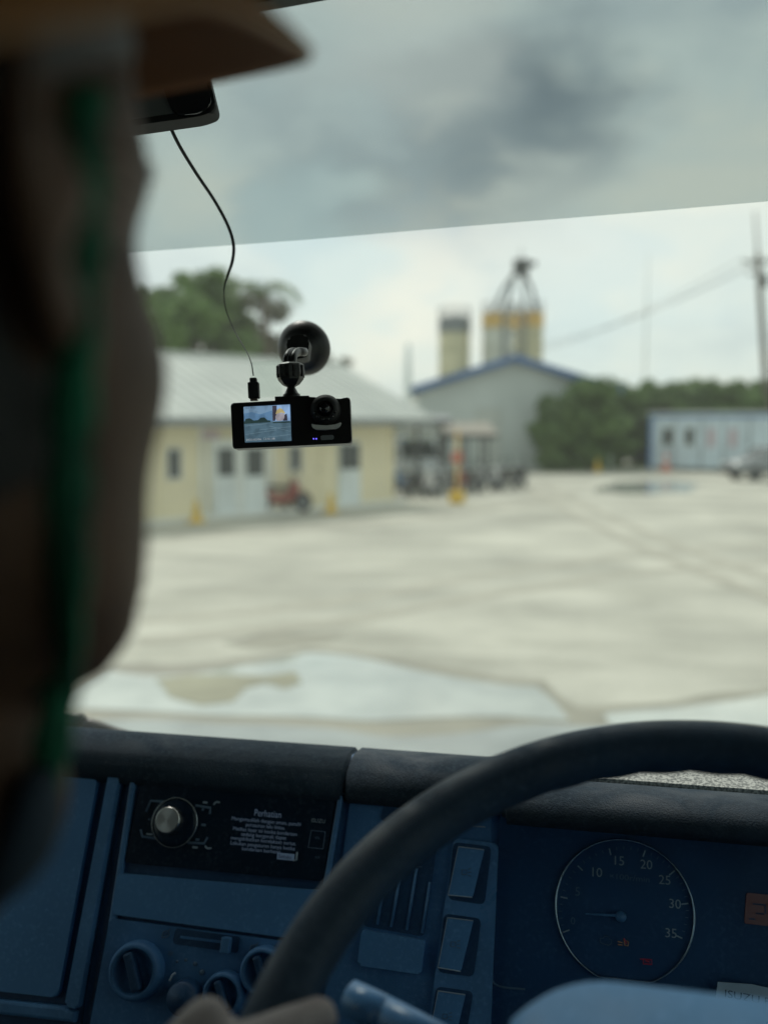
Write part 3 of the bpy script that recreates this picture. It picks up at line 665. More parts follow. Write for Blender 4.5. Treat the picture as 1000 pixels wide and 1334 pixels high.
cols = ['bike_blue', 'bike_black', 'bike_white', 'bike_grey', 'bike_red', 'bike_black', 'bike_grey', 'bike_white', 'bike_black', 'bike_black']
posn = ['at the foot of the office corner post', 'second from the office corner', 'left of the tall yellow post', 'just left of the tall yellow post, half behind it', 'just right of the tall yellow post', 'second to the right of the tall yellow post', 'in the middle of the row under the brown roof', 'third from the warehouse end of the row', 'next to last at the warehouse end', 'last at the warehouse end of the row']
cn = {'bike_blue': 'blue', 'bike_black': 'black', 'bike_white': 'white', 'bike_grey': 'grey', 'bike_red': 'red'}
protos = {}
for i, (u, v) in enumerate([(522, 645), (543, 646), (562, 647), (580, 645), (603, 643), (618, 641), (633, 640), (648, 638), (662, 637), (676, 635)]):
    cl = cols[i]; lb = f'{cn[cl]} motorbike parked {posn[i]}'
    if cl not in protos: protos[cl] = o = bike(cl, lb, 'motorbikes parked in a row')
    else: o = copy_tree(protos[cl]); o['label'] = lb
    o.location = G(u, v); o.rotation_euler = (0, 0, YAW+radians(-115+random.uniform(-12, 12)))
o = copy_tree(protos['bike_red']); o['label'] = 'red motorbike parked in front of the cream office wall'; o['group'] = 'motorbikes before the office'; o.location = G(368, 668); o.rotation_euler = (0, 0, YAW+radians(25))
o = copy_tree(protos['bike_grey']); o['label'] = 'grey motorbike beside the red one before the office'; o['group'] = 'motorbikes before the office'; o.location = G(392, 664); o.rotation_euler = (0, 0, YAW+radians(60))
def car(p, rz, name, paint, label, van=False, L_=4.3):
    t_ = thing(name, (0, 0, 0), label, 'van' if van else 'car'); hw = .86
    if van: prof = [(-2.1, .35), (-2.15, .9), (-2.1, 1.75), (-1.9, 1.9), (.9, 1.9), (1.45, 1.15), (2.1, .98), (2.2, .6), (2.15, .35)]
    else: prof = [(-2.15, .35), (-2.2, .7), (-2.1, .98), (-1.55, 1.02), (-1.0, 1.48), (-.8, 1.52), (.45, 1.52), (1.15, 1.02), (2.0, .88), (2.2, .62), (2.15, .35)]
    bm = B(); pr = [Vector((x, -hw, z)) for x, z in prof]; prism(bm, pr, Vector((0, 1, 0)), 0, 2*hw)
    for v in bm.verts:
        if v.co.z > 1.05: v.co.y *= .86
    bmesh.ops.recalc_face_normals(bm, faces=bm.faces); bmesh.ops.bevel(bm, geom=list(bm.edges), offset=.05, segments=2, affect='EDGES'); obj('body', bm, paint, t_, True)
    ztop = prof[3][1] if van else 1.46
    for s in (-1, 1):
        for x0_, x1_, k0, k1 in (((-1.8, -.2, 0, 0), (-.1, .9, 0, .35)) if van else ((-1.45, -.15, .35, 0), (-.08, .95, 0, .55))):
            bm = B(); y = s*(hw-.10 if van else hw-.115); zl, zh = (1.12, 1.68) if van else (1.08, 1.42)
            prism(bm, [Vector((x0_, s*(hw-.005-.06), zl)), Vector((x1_, s*(hw-.005-.06), zl)), Vector((x1_-k1, s*(hw*.86+.012), zh)), Vector((x0_+k0, s*(hw*.86+.012), zh))], Vector((0, s, 0)), -.02, .03); obj('window', bm, 'window_dark', t_)
    bm = B(); A, C_ = (prof[4], prof[5]) if van else (prof[6], prof[7])
    n_ = Vector((C_[1]-A[1], 0, -(C_[0]-A[0]))).normalized()*-1
    prism(bm, [Vector((A[0]*.9+C_[0]*.1, -.66, A[1]*.9+C_[1]*.1)), Vector((A[0]*.9+C_[0]*.1, .66, A[1]*.9+C_[1]*.1)), Vector((A[0]*.1+C_[0]*.9, .72, A[1]*.1+C_[1]*.9)), Vector((A[0]*.1+C_[0]*.9, -.72, A[1]*.1+C_[1]*.9))], Vector((.5, 0, .8)).normalized(), -.03, .02); obj('windscreen', bm, 'window_dark', t_)
    for x in (-1.35, 1.38):
        for s in (-1, 1): wheel(t_, x, s*(hw-.06), .33, .33, .2)
    for s in (-1, 1):
        bm = B(); box(bm, (2.15, s*.62, .72), (.12, .32, .14), bev=.03); obj('headlight', bm, 'sheet_white', t_)
        bm = B(); box(bm, (-2.17, s*.66, .82), (.08, .22, .16), bev=.02); obj('tail_light', bm, 'cone_red', t_)
        bm = B(); box(bm, (.85, s*(hw+.08), 1.08), (.12, .16, .13), bev=.03); obj('side_mirror', bm, paint, t_)
    bm = B(); box(bm, (2.2, 0, .42), (.12, 1.5, .2), bev=.04); obj('bumper', bm, 'tyre', t_)
    t_.location = p; t_.rotation_euler = (0, 0, rz); return t_
pc = G(1006, 625)
car(pc, YAW+radians(190), 'parked_car', 'car_silver', 'silver car parked before the site cabin, cut by the right edge')
pv = G(537, 634)
car(pv, YAW+radians(-80), 'parked_van', 'van_white', 'white van parked inside the nearer carport behind motorbikes', True)

# ------------------------------------------------------------------ small yard furniture
def cone(u, v, h, mt, label, cat='traffic cone'):
    p = G(u, v); t_ = thing('traffic_cone', p, label, cat)
    bm = B(); box(bm, p+up*.03, (h*.62, h*.62, .06), bev=.01); obj('base', bm, mt, t_)
    bm = B(); lathe(bm, [(h*.24, .06), (h*.05, h), (.001, h)], Matrix.Translation(p), 18); c_ = obj('body', bm, mt, t_, True)
    bm = B(); f = lambda z: h*.24+(h*.05-h*.24)*(z-.06)/(h-.06)+.006
    lathe(bm, [(f(h*.45)-.01, h*.45), (f(h*.45), h*.45), (f(h*.65), h*.65), (f(h*.65)-.01, h*.65)], Matrix.Translation(p), 18); obj('reflective_band', bm, 'sheet_white' if mt == 'cone_red' else 'yellow', c_, True)
cone(256, 681, .62, 'yellow', 'yellow cone before the office, below its leftmost window')
cone(431, 669, .62, 'yellow', 'yellow cone beside the rightmost office door')
cone(778, 615, .72, 'yellow', 'small far yellow cone in front of the bushes')
cone(867, 614, 1.0, 'cone_red', 'orange red cone in front of the site cabin')
p = G(595, 656); yp = thing('yellow_post', p, 'tall yellow post on a square yellow base before the motorbikes', 'post')
bm = B(); box(bm, p+up*.2, (.48, .48, .4), bev=.05); obj('base', bm, 'yellow', yp)
bm = B(); tube(bm, [p+up*.38, p+up*2.35], .06, 12); obj('post', bm, 'silo_orange', yp, True)
bm = B(); box(bm, p+up*1.5-Vector((0, .07, 0)), (.34, .03, .34), bev=.01); obj('warning_plate', bm, 'cone_red', yp)
for i, (u, v, s) in enumerate(((222, 676, .5), (236, 674, .42))):
    p = G(u, v); t_ = thing('planter', p, ('larger', 'smaller')[i]+' grey planter against the cream wall left of the yellow cone', 'planter', 'planters')
    bm = B(); lathe(bm, [(.001, 0), (s*.35, 0), (s*.5, s*.7), (s*.44, s*.7), (s*.4, s*.55), (.001, s*.5)], Matrix.Translation(p), 18); obj('pot', bm, 'steel_grey', t_)
    bm = B(); leaves(bm, p+up*s*.95, s*.45, 120, .07); obj('plant', bm, 'leaf_mid', t_, normals=False)

#CABMARK
# ================================================================== THE CAB
cab = thing('truck_cab', O+Vector((-.4, .2, -1.15)), 'truck cab interior with blue grey dashboard, steering wheel, mirror and windscreen', 'truck')
def opx(fr, l, h=0): return [fr.px(u, v, h) for u, v in l]
def plate(name, fr, l, h0, h1, m, parent, bev=.001, rad=.003):
    bm = B(); pts = opx(fr, l)
    if rad: pts = rounded(pts, rad)
    prism(bm, pts, fr.n, h0, h1, bev); return obj(name, bm, m, parent)
TD = radians(24)
D = Frame(O+ray(310, 1080)*.86, (1, 0, 0), (0, sin(TD), cos(TD)))
def cabbox(name, x0, x1, y0, y1, z0, z1, m, parent=cab, bev=.01):
    bm = B(); box(bm, (O.x+(x0+x1)/2, O.y+(y0+y1)/2, O.z+(z0+z1)/2), (x1-x0, y1-y0, z1-z0), bev=bev); return obj(name, bm, m, parent)
XL_, XR_ = -1.47, .57
# shell
cabbox('floor', XL_, XR_, -1.0, 1.1, -1.20, -1.15, 'floor_rubber'); cabbox('roof', XL_, XR_, -1.0, .93, .50, .55, 'roof_liner'); cabbox('rear_wall', XL_, XR_, -1.05, -1.0, -1.2, .55, 'roof_liner')
cabbox('front_panel', XL_, XR_, 1.02, 1.07, -1.2, -.40, 'cab_paint')
for x0, x1, s in ((XL_-.05, XL_, 1), (XR_, XR_+.05, -1)):
    d = cabbox('door', x0, x1, -.45, .95, -1.2, -.42, 'dash_plastic'); xi = x1 if s > 0 else x0
    bm = B(); tube(bm, [O+Vector((xi+s*.03, .2, -.6)), O+Vector((xi+s*.05, .25, -.6)), O+Vector((xi+s*.05, .4, -.6)), O+Vector((xi+s*.03, .45, -.6))], .012, 8); obj('handle', bm, 'dash_dark', d, True)
    cabbox('side_panel', x0, x1, -1.0, -.46, -1.2, .5, 'roof_liner'); cabbox('roof_rail', x0, x1, -.46, .92, .42, .5, 'roof_liner')
    bm = B(); tube(bm, [O+Vector(((x0+x1)/2, 1.0, -.42)), O+Vector(((x0+x1)/2, .86, .46))], .045, 8); obj('front_pillar', bm, 'header', cab)
for xc in (.10, -.60, -1.10):
    s = cabbox('seat', xc-.22, xc+.22, -.50, -.02, -.86, -.72, 'seat_cloth', bev=.04); bm = B()
    box(bm, O+Vector((xc, -.56, -.40)), (.42, .12, .66), Matrix.Rotation(radians(10), 3, 'X'), .04, 3); obj('backrest', bm, 'seat_cloth', s); cabbox('seat_base', xc-.2, xc+.2, -.48, -.05, -1.15, -.86, 'floor_rubber', s)
for x in (XL_-.02, XR_+.02):
    bm = B(); prism(bm, [O+Vector((x, y, z)) for y, z in ((-.47, -.42), (.96, -.42), (.87, .44), (-.47, .44))], Vector((1, 0, 0)), -.002, .002); obj('side_window', bm, 'side_glass', cab)
# windscreen, film, header
WT = radians(12); WS = Frame(O+Vector((0, .985, -.36)), (1, 0, 0), (0, -sin(WT), cos(WT)))
def wsq(x0, x1, b0, b1): return [WS.o+WS.ex*x+WS.ey*b for x, b in ((x0, b0), (x1, b0), (x1, b1), (x0, b1))]
bm = B(); prism(bm, wsq(XL_-.02, XR_+.02, -.05, .90), WS.n, -.008, -.003); wsd = obj('windscreen', bm, 'windshield_glass', cab)
film = [(-560, 388), (180, 328), (400, 312), (600, 295), (800, 279), (1000, 262), (1290, 236), (1290, -420), (-560, -420)]
bm = B(); prism(bm, opx(WS, film), WS.n, .0, .0006); obj('tint_band', bm, 'tint_film', wsd)
hd = [(-700, 200), (-200, 105), (100, 60), (315, 21), (432, 0), (600, -28), (900, -62), (1400, -90), (1400, -330), (-700, -330)]
plate('header_trim', WS, hd, .004, .035, 'header', cab, .008, 0)
bm = B(); prism(bm, opx(WS, [(326, 471), (366, 469), (368, 516), (330, 518)]), WS.n, .0008, .0012); stk = obj('clear_sticker', bm, 'clear_film', wsd)
bm = B()
for k in range(8):
    u = 332+k*5; tube(bm, [WS.px(u, 473, .0016), WS.px(min(u+26, 366), 473+min(26, 366-u)*1.4, .0016)], .00022, 4)
obj('printed_lines', bm, 'clear_film', stk)
# wiper arms outside the glass
WO = Frame(WS.o-WS.n*.045, WS.ex, WS.ey)
for l, r in (([(-300, 925), (60, 934), (110, 942), (150, 955), (190, 966)], .0075), ([(-300, 935), (40, 945), (110, 951), (160, 962)], .006)):
    bm = B(); tube(bm, spline(opx(WO, l), 5), r, 8); w_ = obj('wiper', bm, 'black_plastic', cab, True)
    bm = B(); tube(bm, spline(opx(WO, [(u, v+6) for u, v in l], -.01), 5), r*.5, 6); obj('wiper_blade', bm, 'matte_black', w_, True)
cabbox('cowl', XL_, XR_, .955, 1.03, -.47, -.405, 'matte_black')

# dashboard body: one long moulding
prof = [(.965, -.395), (.90, -.345), (.845, -.316), (.825, -.3125), (.812, -.318), (.806, -.330), (.806, -.338), (.80, -.345)]
yb = lambda z: D.o.y-O.y - (D.o.z-O.z-z)*math.tan(TD)
prof += [(yb(-.352)+.0, -.352), (yb(-.74), -.74), (.72, -.85), (.965, -.85)]
bm = B(); pp_ = [Vector((O.x+XL_+.01, O.y+y, O.z+z)) for y, z in prof]; prism(bm, pp_, Vector((1, 0, 0)), 0, XR_-XL_-.02)
dash = obj('dashboard', bm, 'dash_plastic', cab)
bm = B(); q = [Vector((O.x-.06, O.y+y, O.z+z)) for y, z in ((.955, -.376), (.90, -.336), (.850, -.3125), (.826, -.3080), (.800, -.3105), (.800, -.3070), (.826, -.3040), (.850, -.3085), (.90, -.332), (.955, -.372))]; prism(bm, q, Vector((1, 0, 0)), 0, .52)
mat('speckled_lit_top', (.62, .63, .60), .9, col2=(.22, .23, .23), scale=420, detail=2, bump=.5, bscale=500, lo=.42, hi=.58); obj('lit_dash_strip', bm, 'speckled_lit_top', dash)  # added strip; its pale speckle paints the skylight falling on the dash top
# grained pad along the top, in two lengths with a seam
def pad(x0, x1, name='top_pad', dz=0):
    pr = [(.93, -.366), (.85, -.3135), (.828, -.3095), (.812, -.3105), (.797, -.3165), (.789, -.326), (.786, -.336), (.789, -.344), (.80, -.349), (.83, -.36)]
    bm = B(); q = [Vector((O.x+x0, O.y+y, O.z+z+dz)) for y, z in pr]; prism(bm, q, Vector((1, 0, 0)), 0, x1-x0)
    bmesh.ops.bevel(bm, geom=[e for e in bm.edges if abs((e.verts[0].co-e.verts[1].co).x) < 1e-5], offset=.0025, segments=2, affect='EDGES'); return obj(name, bm, 'dash_pad', dash, True)
xs = (D.px(455, 990)-O).x
for i, (x0, x1) in enumerate(((XL_+.02, xs-.0008), (xs+.0008, -.055), (-.0542, XR_-.02))): pad(x0, x1)
def dp(name, l, h0, h1, m, parent=dash, bev=.0012, rad=.004): return plate(name, D, l, h0, h1, m, parent, bev, rad)
# left compartment
lf = dp('left_bezel', [(-330, 955), (165, 1003), (112, 1304), (98, 1420), (-420, 1420)], .001, .004, 'dash_dark')
dp('bezel_bar', [(150, 1006), (163, 1006), (110, 1312), (93, 1308)], .004, .013, 'dash_trim', lf, .003, .003)
dp('bezel_bar', [(-300, 966), (146, 1005), (146, 1009), (-300, 971)], .004, .009, 'dash_trim', lf, .001, 0)
dp('bezel_bar', [(-340, 1262), (92, 1309), (106, 1316), (104, 1330), (-340, 1282)], .004, .012, 'dash_trim', lf, .003, 0)
dp('compartment_lid', [(-300, 985), (133, 1014), (82, 1298), (-345, 1250)], .004, .010, 'dash_panel', lf, .002, .006)
# centre stack
cs = dp('centre_stack', [(170, 1004), (450, 1031), (392, 1420), (104, 1420)], .001, .005, 'dash_dark')
dp('stack_edge', [(176, 1008), (183, 1008), (128, 1400), (117, 1400)], .005, .010, 'dash_trim', cs, .002, 0)
dp('stack_edge', [(444, 1034), (450, 1034), (430, 1154), (424, 1153)], .005, .010, 'dash_trim', cs, .001, 0)
dp('stack_edge', [(185, 1010), (443, 1034), (442, 1038), (185, 1014)], .005, .009, 'dash_trim', cs, .001, 0)
rad_ = dp('radio', [(190, 1017), (440, 1041), (423, 1148), (168, 1124)], .005, .009, 'gloss_black', dash, .001, .003)
FR = .0093
def drect(bm, cu, cv, w, h, h0=.009, h1=.0098, rot=0, bev=0):
    k = D.scale(cu, cv); box(bm, Vector((0, 0, 0)), (w*k, h*k, h1-h0), None, bev)
    return bm
def chip(name, u, v, w, h, m, parent, hh=.0096, th=.0006, rot=0, bev=0, sh=0):
    k = D.scale(u, v); bm = B(); box(bm, (0, 0, 0), (w*k, h*k, th), None, bev)
    bmesh.ops.transform(bm, matrix=D.M(D.px(u, v, hh)) @ Matrix.Rotation(rot, 4, 'Z'), verts=bm.verts); return obj(name, bm, m, parent)
# knob
def dknob(name, u, v, prof, m, parent, h=.009, n=48):
    k = D.scale(u, v); bm = B(); lathe(bm, [(max(r*k, 1e-5), z) for r, z in prof], D.M(D.px(u, v, h)), n); return obj(name, bm, m, parent, True)
rg = dknob('knob_ring', 233, 1072, [(31.5, 0), (31.5, .002), (30.5, .003), (29.5, .002), (29.5, 0)], 'chrome_ring', rad_)
dknob('dial', 233, 1072, [(29, 0), (29, .002), (26, .003), (17, .003), (.01, .003)], 'gloss_black', rad_)
kb = dknob('knob', 229, 1069, [(17, .003), (16.5, .010), (15.5, .0115), (14.8, .0115), (.01, .0125)], 'silver', rad_, .009, 64)
# brushed, slightly fanned facets give the knob its conical highlights
mm = mat('spun_metal', (.82, .83, .84), .3, .55, scale=10); b = mm.node_tree.nodes['Principled BSDF']; b.inputs['Anisotropic'].default_value = .9
tg = mm.node_tree.nodes.new('ShaderNodeTangent'); tg.direction_type = 'RADIAL'; tg.axis = 'Z'; mm.node_tree.links.new(tg.outputs[0], b.inputs['Tangent'])
bm = B(); k = D.scale(229, 1069); lathe(bm, [(1e-5, .0004), (14.6*k, 0)], Matrix.Identity(4), 64); fc = obj('knob_face', bm, 'spun_metal', kb); fc.matrix_world = D.M(D.px(229, 1069, .0216)); fc.data.polygons.foreach_set('use_smooth', [True]*len(fc.data.polygons))
for l in ([(196, 1058), (202, 1044), (219, 1045)], [(189, 1081), (191, 1090), (210, 1093)], [(260, 1050), (279, 1053), (278, 1061)], [(250, 1098), (271, 1099), (275, 1091)]):
    bm = B(); tube(bm, [D.px(u, v, .0098) for u, v in l], .0011, 6); obj('bracket_key', bm, 'print_dim', rad_, True)
for u, v, w, h in ((272, 1046, 6, 2.5), (259, 1104, 7, 2.5), (269, 1055, 3, 3), (200, 1068, 3, 2), (200, 1087, 8, 2), (252, 1073, 5, 1.2), (270, 1075, 6, 3), (231, 1094, 3, 3), (240, 1050, 4, 3), (262, 1094, 5, 3)): chip('key_mark', u, v, w, h, 'print_glint_white' if w > 5.5 and h < 3 else 'print_dim', rad_)
for u, v, s in ((287, 1047, 1), (276, 1104, -1)):
    bm = B(); tube(bm, spline([D.px(u-4, v+2*s, .0098), D.px(u-1, v-1.2*s, .0098), D.px(u+4, v-1*s, .0098)], 4), .0008, 6); obj('phone_icon', bm, 'print_glint_white', rad_)
dl = [('Perhatian', 353, 1061, 8.5, 36), ('Mengemudilah dengan aman, patuhi', 350.5, 1070.5, 4.6, 93), ('peraturan lalu lintas.', 350, 1077, 4.6, 53), ('Melihat layar ini ketika kendaraan', 349, 1083.5, 4.6, 86), ('sedang bergerak dapat', 347.5, 1089.5, 4.6, 61), ('mengakibatkan kecelakaan serius.', 347, 1095.5, 4.6, 88), ('Lakukan pengaturan hanya ketika', 346, 1102, 4.6, 87), ('kendaraan berhenti.', 345, 1108, 4.6, 53)]
for st, u, v, hp, w in dl: text('screen_text', st, D, u, v, hp, 'screen_text', rad_, .0099, wpx=w)
chip('screen_button', 376, 1116, 23, 8, 'screen_button', rad_); text('screen_text', 'Setuju', D, 375, 1116, 5, 'label_ink', rad_, .0102, wpx=17)
bm = B(); tube(bm, [D.px(391, 1110, .0104), D.px(390, 1120, .0104), D.px(386, 1121, .0104)], .0009, 6); obj('glint_mark', bm, 'print_glint_white', rad_)
dp('key_column', [(404, 1051), (431, 1054), (419, 1139), (396, 1136)], .0092, .0097, 'gloss_black', rad_, .0002, .002)
text('maker_mark', 'ISUZU', D, 418, 1070, 4.8, 'print_glint_white', rad_, .0101, wpx=18)
for u, v in ((417, 1092), (417, 1117)):
    text('key_text', 'VOL' if v < 1100 else 'AUX', D, u, v, 3, 'print_dim', rad_, .0101, wpx=7)
bm = B(); 
for l in ([(409, 1082), (427, 1084)], [(405, 1104), (424, 1106)], [(409, 1082), (405, 1104)], [(427, 1084), (424, 1106)]): tube(bm, [D.px(u, v, .0099) for u, v in l], .0003, 4)
obj('key_outline', bm, 'print_dim', rad_)
dp('blank_panel', [(160, 1137), (425, 1160), (404, 1224), (152, 1190)], .005, .011, 'dash_panel', cs, .002, .003)
hv = dp('climate_panel', [(150, 1195), (400, 1228), (362, 1420), (108, 1420)], .005, .0105, 'dash_plastic', dash, .002, .003)
dp('slider_slot', [(235, 1208), (318, 1219), (315, 1240), (231, 1228)], .0102, .0112, 'dash_dark', hv, .0004, .003)
chip('slider_rail', 272, 1223, 66, 3, 'dash_plastic', hv, .0116, .001); chip('slider_knob', 302, 1229, 12, 19, 'dash_trim', hv, .0150, .008, 0, .001)
for u, v in ((222, 1216), (335, 1234)):
    bm = B(); 
    for l in ([(-5, 4), (-3, -3), (3, -5), (5, 0), (1, 4), (-5, 4)], [(-2, 1), (2, -2)], [(4, -4), (6, -7)]): tube(bm, [D.px(u+x, v+y, .0109) for x, y in l], .0005, 5)
    obj('air_icon', bm, 'print_dim', hv)
for u, v, r in ((187, 1262, 36), (300, 1292, 28), (350, 1262, 30)):
    kn = dknob('climate_dial', u, v, [(r, 0), (r, .004), (r*.94, .011), (r*.80, .014), (r*.74, .012), (r*.70, .006), (.01, .006)], 'dash_plastic', hv, .0105)
    k = D.scale(u, v); bm = B(); box(bm, (0, 0, .010), (r*.34*k, r*1.3*k, .012), None, .002)
    bmesh.ops.transform(bm, matrix=D.M(D.px(u, v, .0105)) @ Matrix.Rotation(radians(25), 4, 'Z'), verts=bm.verts); obj('grip', bm, 'dash_dark', kn)
kn = dknob('fan_knob', 250, 1296, [(22, 0), (21, .012), (18, .017), (.01, .018)], 'dash_dark', hv, .0105)
bm = B(); tube(bm, [D.px(235, 1273, .024), D.px(238, 1266, .024), D.px(242, 1263, .024)], .0009, 6); obj('pointer', bm, 'print_glint_white', kn)
for u, v, r in ((237, 1251, 1.6), (248, 1249, 2.0), (260, 1254, 2.7), (269, 1265, 3.6)): dknob('speed_dot', u, v, [(r, 0), (r, .0006), (.01, .0006)], 'print_dim', hv, .0106, 16)
text('fan_icon', '*', D, 228, 1244, 12, 'print_dim', hv, .0109)
# right of the seam
rt = dp('switch_surround', [(459, 1029), (640, 1046), (640, 1420), (408, 1420)], .0, .004, 'dash_plastic', dash, .002, .003)
dp('upper_recess', [(503, 1036), (600, 1045), (592, 1080), (497, 1070)], .004, .0052, 'dash_dark', rt, .0003, .004)
vt = dp('vent', [(496, 1078), (572, 1087), (553, 1220), (474, 1206)], .004, .0055, 'dash_dark', rt, .0005, .004)
for a_, b2 in (((523, 1137), (511, 1207)), ((544, 1131), (531, 1211)), ((561, 1149), (551, 1215)), ((505, 1130), (493, 1204))):
    bm = B(); tube(bm, [D.px(*a_, .0065), D.px(*b2, .0065)], .0013, 6); obj('vent_slat', bm, 'dash_trim', vt, True)
chip('slide_mark', 547, 1123, 9, 1.5, 'print_dim', vt, .0062); chip('slide_mark', 547, 1129, 8, 1.5, 'print_dim', vt, .0062)
dp('coin_tray', [(474, 1210), (556, 1224), (550, 1268), (468, 1256)], .004, .010, 'dash_panel', rt, .002, .003)
sc_ = dp('switch_column', [(592, 1092), (650, 1099), (636, 1420), (548, 1420)], .004, .009, 'dash_trim', rt, .002, .006)
for q, rk in (([(592, 1097), (641, 1103), (632, 1178), (585, 1171)], [(599, 1103), (632, 1107), (617, 1168), (586, 1165)]), ([(580, 1189), (628, 1196), (618, 1271), (572, 1265)], [(585, 1194), (618, 1198), (602, 1263), (573, 1258)]), ([(570, 1283), (618, 1290), (606, 1360), (560, 1354)], [(573, 1288), (608, 1293), (594, 1352), (561, 1350)])):
    rc = dp('switch', q, .0088, .0098, 'dash_dark', sc_, .0003, .005)
    bm = B(); prism(bm, rounded(opx(D, rk), .0015), D.n, .0098, .0135, .001); bmesh.ops.rotate(bm, cent=D.px(*rk[0], .011), matrix=Matrix.Rotation(radians(0), 3, 'X'), verts=bm.verts); obj('rocker', bm, 'dash_panel', rc)
    bm = B(); tube(bm, [D.px(rk[0][0], rk[0][1], .0138), D.px(rk[1][0], rk[1][1], .0138)], .0005, 5); tube(bm, [D.px(rk[3][0], rk[3][1], .0138), D.px(rk[2][0], rk[2][1], .0138)], .0005, 5); tube(bm, [D.px(rk[0][0], rk[0][1], .0138), D.px(rk[3][0], rk[3][1], .0138)], .0003, 5); obj('edge_highlight', bm, 'print_glint_white', rc)  # thin pale lines paint the highlights along the rocker edges
    cx_, cy_ = (rk[0][0]+rk[1][0]+rk[2][0]+rk[3][0])/4, (rk[0][1]+rk[1][1]+rk[2][1]+rk[3][1])/4; bm = B()
    for l in ([(-5, 3), (-5, -3), (1, -3), (1, 3), (-5, 3)], [(3, -4), (7, -5)], [(3, 0), (7, 0)], [(3, 4), (7, 5)]): tube(bm, [D.px(cx_+x, cy_+y, .0137) for x, y in l], .00035, 5)
    obj('switch_icon', bm, 'print_dim', rc)
chip('switch_mark', 624, 1077, 17, 1.6, 'print_glint_white', rt, .0056)
# instrument cluster
cl_ = dp('instrument_cluster', [(652, 1040), (1180, 1085), (1150, 1420), (636, 1420)], .0, .003, 'cluster_face', dash, .0005, .012)
bm = B(); pr = [(.83, -.365), (.80, -.312), (.775, -.301), (.745, -.2985), (.728, -.3045), (.723, -.316), (.728, -.324), (.745, -.318), (.785, -.326), (.80, -.345)]
q = [Vector((O.x-.052, O.y+y, O.z+z)) for y, z in pr]; prism(bm, q, Vector((1, 0, 0)), 0, .50)
bmesh.ops.bevel(bm, geom=[e for e in bm.edges if abs((e.verts[0].co-e.verts[1].co).x) < 1e-5], offset=.004, segments=3, affect='EDGES'); obj('hood', bm, 'dash_pad', cl_, True)
tach = None
def gauge(name, u, v, r, parent, flat=.93):
    k = D.scale(u, v); M = D.M(D.px(u, v, .003)); bm = B(); n = 96; rings = []
    for rr, hz in ((r, 0), (r, .004), (r*.985, .005), (r*.97, .003), (r*.965, 0)):
        rg_ = []
        for i in range(n):
            an = 2*pi*i/n; y = max(sin(an)*rr, -rr*flat); rg_.append(bm.verts.new(M @ Vector((cos(an)*rr*k, y*k, hz))))
        rings.append(rg_)
    for a_, b2 in zip(rings, rings[1:]):
        for i in range(n): bm.faces.new((a_[i], a_[(i+1) % n], b2[(i+1) % n], b2[i]))
    return obj(name, bm, 'chrome_ring', parent, True)
tach = gauge('rev_counter', 812, 1186, 88, cl_); gauge('speedometer', 1120, 1215, 88, cl_)
for st, u, v, h_ in (('0', 746, 1200, 9), ('5', 752, 1162, 11), ('10', 776, 1137, 11.5), ('15', 805, 1122, 11.5), ('20', 841, 1127, 11.5), ('25', 865, 1147, 11.5), ('30', 878, 1178, 11.5), ('35', 873, 1216, 11.5)):
    text('numeral', st, D, u, v, h_, 'print_glint_white' if int(st) > 9 else 'print_dim', tach, .0042)
text('unit_text', '×100r/min', D, 819, 1144, 7, 'print_dim', tach, .0042, wpx=50)
bm = B(); bm2 = B()
for i in range(36):
    an = radians(200-i*226/35); big = i % 5 == 0; r0 = 84; r1 = 75 if big else 80
    cx_, cy_ = 812, 1186; pt = lambda r: D.px(cx_+cos(an)*r, cy_-sin(an)*r*.985, .0042)
    tube(bm if big else bm2, [pt(r0), pt(r1)], .0006 if big else .0003, 5)
obj('major_ticks', bm, 'print_glint_white', tach); obj('minor_ticks', bm2, 'print_dim', tach)
dknob('needle_hub', 808, 1194, [(7, 0), (6.5, .004), (4, .006), (.01, .0065)], 'dash_trim', tach, .0042, 24)
bm = B(); tube(bm, [D.px(802, 1192, .008), D.px(762, 1190, .008)], [.0012, .0005], 6); obj('needle', bm, 'dash_trim', tach)
def icon(u, v, segs, m, r=.0004):
    bm = B()
    for l in segs: tube(bm, [D.px(u+x, v+y, .0045) for x, y in l], r, 5)
    obj('warning_icon', bm, m, tach)
icon(788, 1225, [[(-7, 2), (-7, -3), (-3, -3), (-1, -6), (4, -5), (5, -2), (8, -1), (8, 4), (4, 6), (-4, 4), (-7, 2)]], 'print_dim')
icon(812, 1228, [[(-8, -2), (-2, 0)], [(-8, 2), (-2, 3)], [(0, -5), (1, 3), (5, 4), (6, -1), (3, -3)]], 'icon_amber'); icon(812, 1226, [[(0, -4), (3, 3)]], 'icon_red', .0006)
icon(841, 1252, [[(-8, -3), (-4, -3), (-4, 3), (7, 4), (7, -2), (-4, -3)], [(-1, -1), (4, 1)]], 'icon_red', .0006)
bm = B(); tube(bm, spline([D.px(638, 1272, .005), D.px(646, 1282, .005), D.px(660, 1286, .005), D.px(684, 1288, .005)], 5), .0008, 6); obj('lens_edge', bm, 'print_dim', cl_, True)
lcd = dp('trip_display', [(971, 1163), (1062, 1172), (1058, 1212), (968, 1203)], .003, .0042, 'lcd_orange', cl_, .0003, .002)
for u, v, w, h_ in ((986, 1178, 14, 2), (995, 1184, 2, 12), (988, 1190, 10, 2), (978, 1197, 8, 2)): chip('display_segment', u, v, w, h_, 'dash_dark', lcd, .0046, .0004)
plate('cluster_lens', D, [(655, 1046), (1176, 1091), (1147, 1415), (640, 1415)], .0125, .0140, 'side_glass_clear', cl_, .0003, .010)
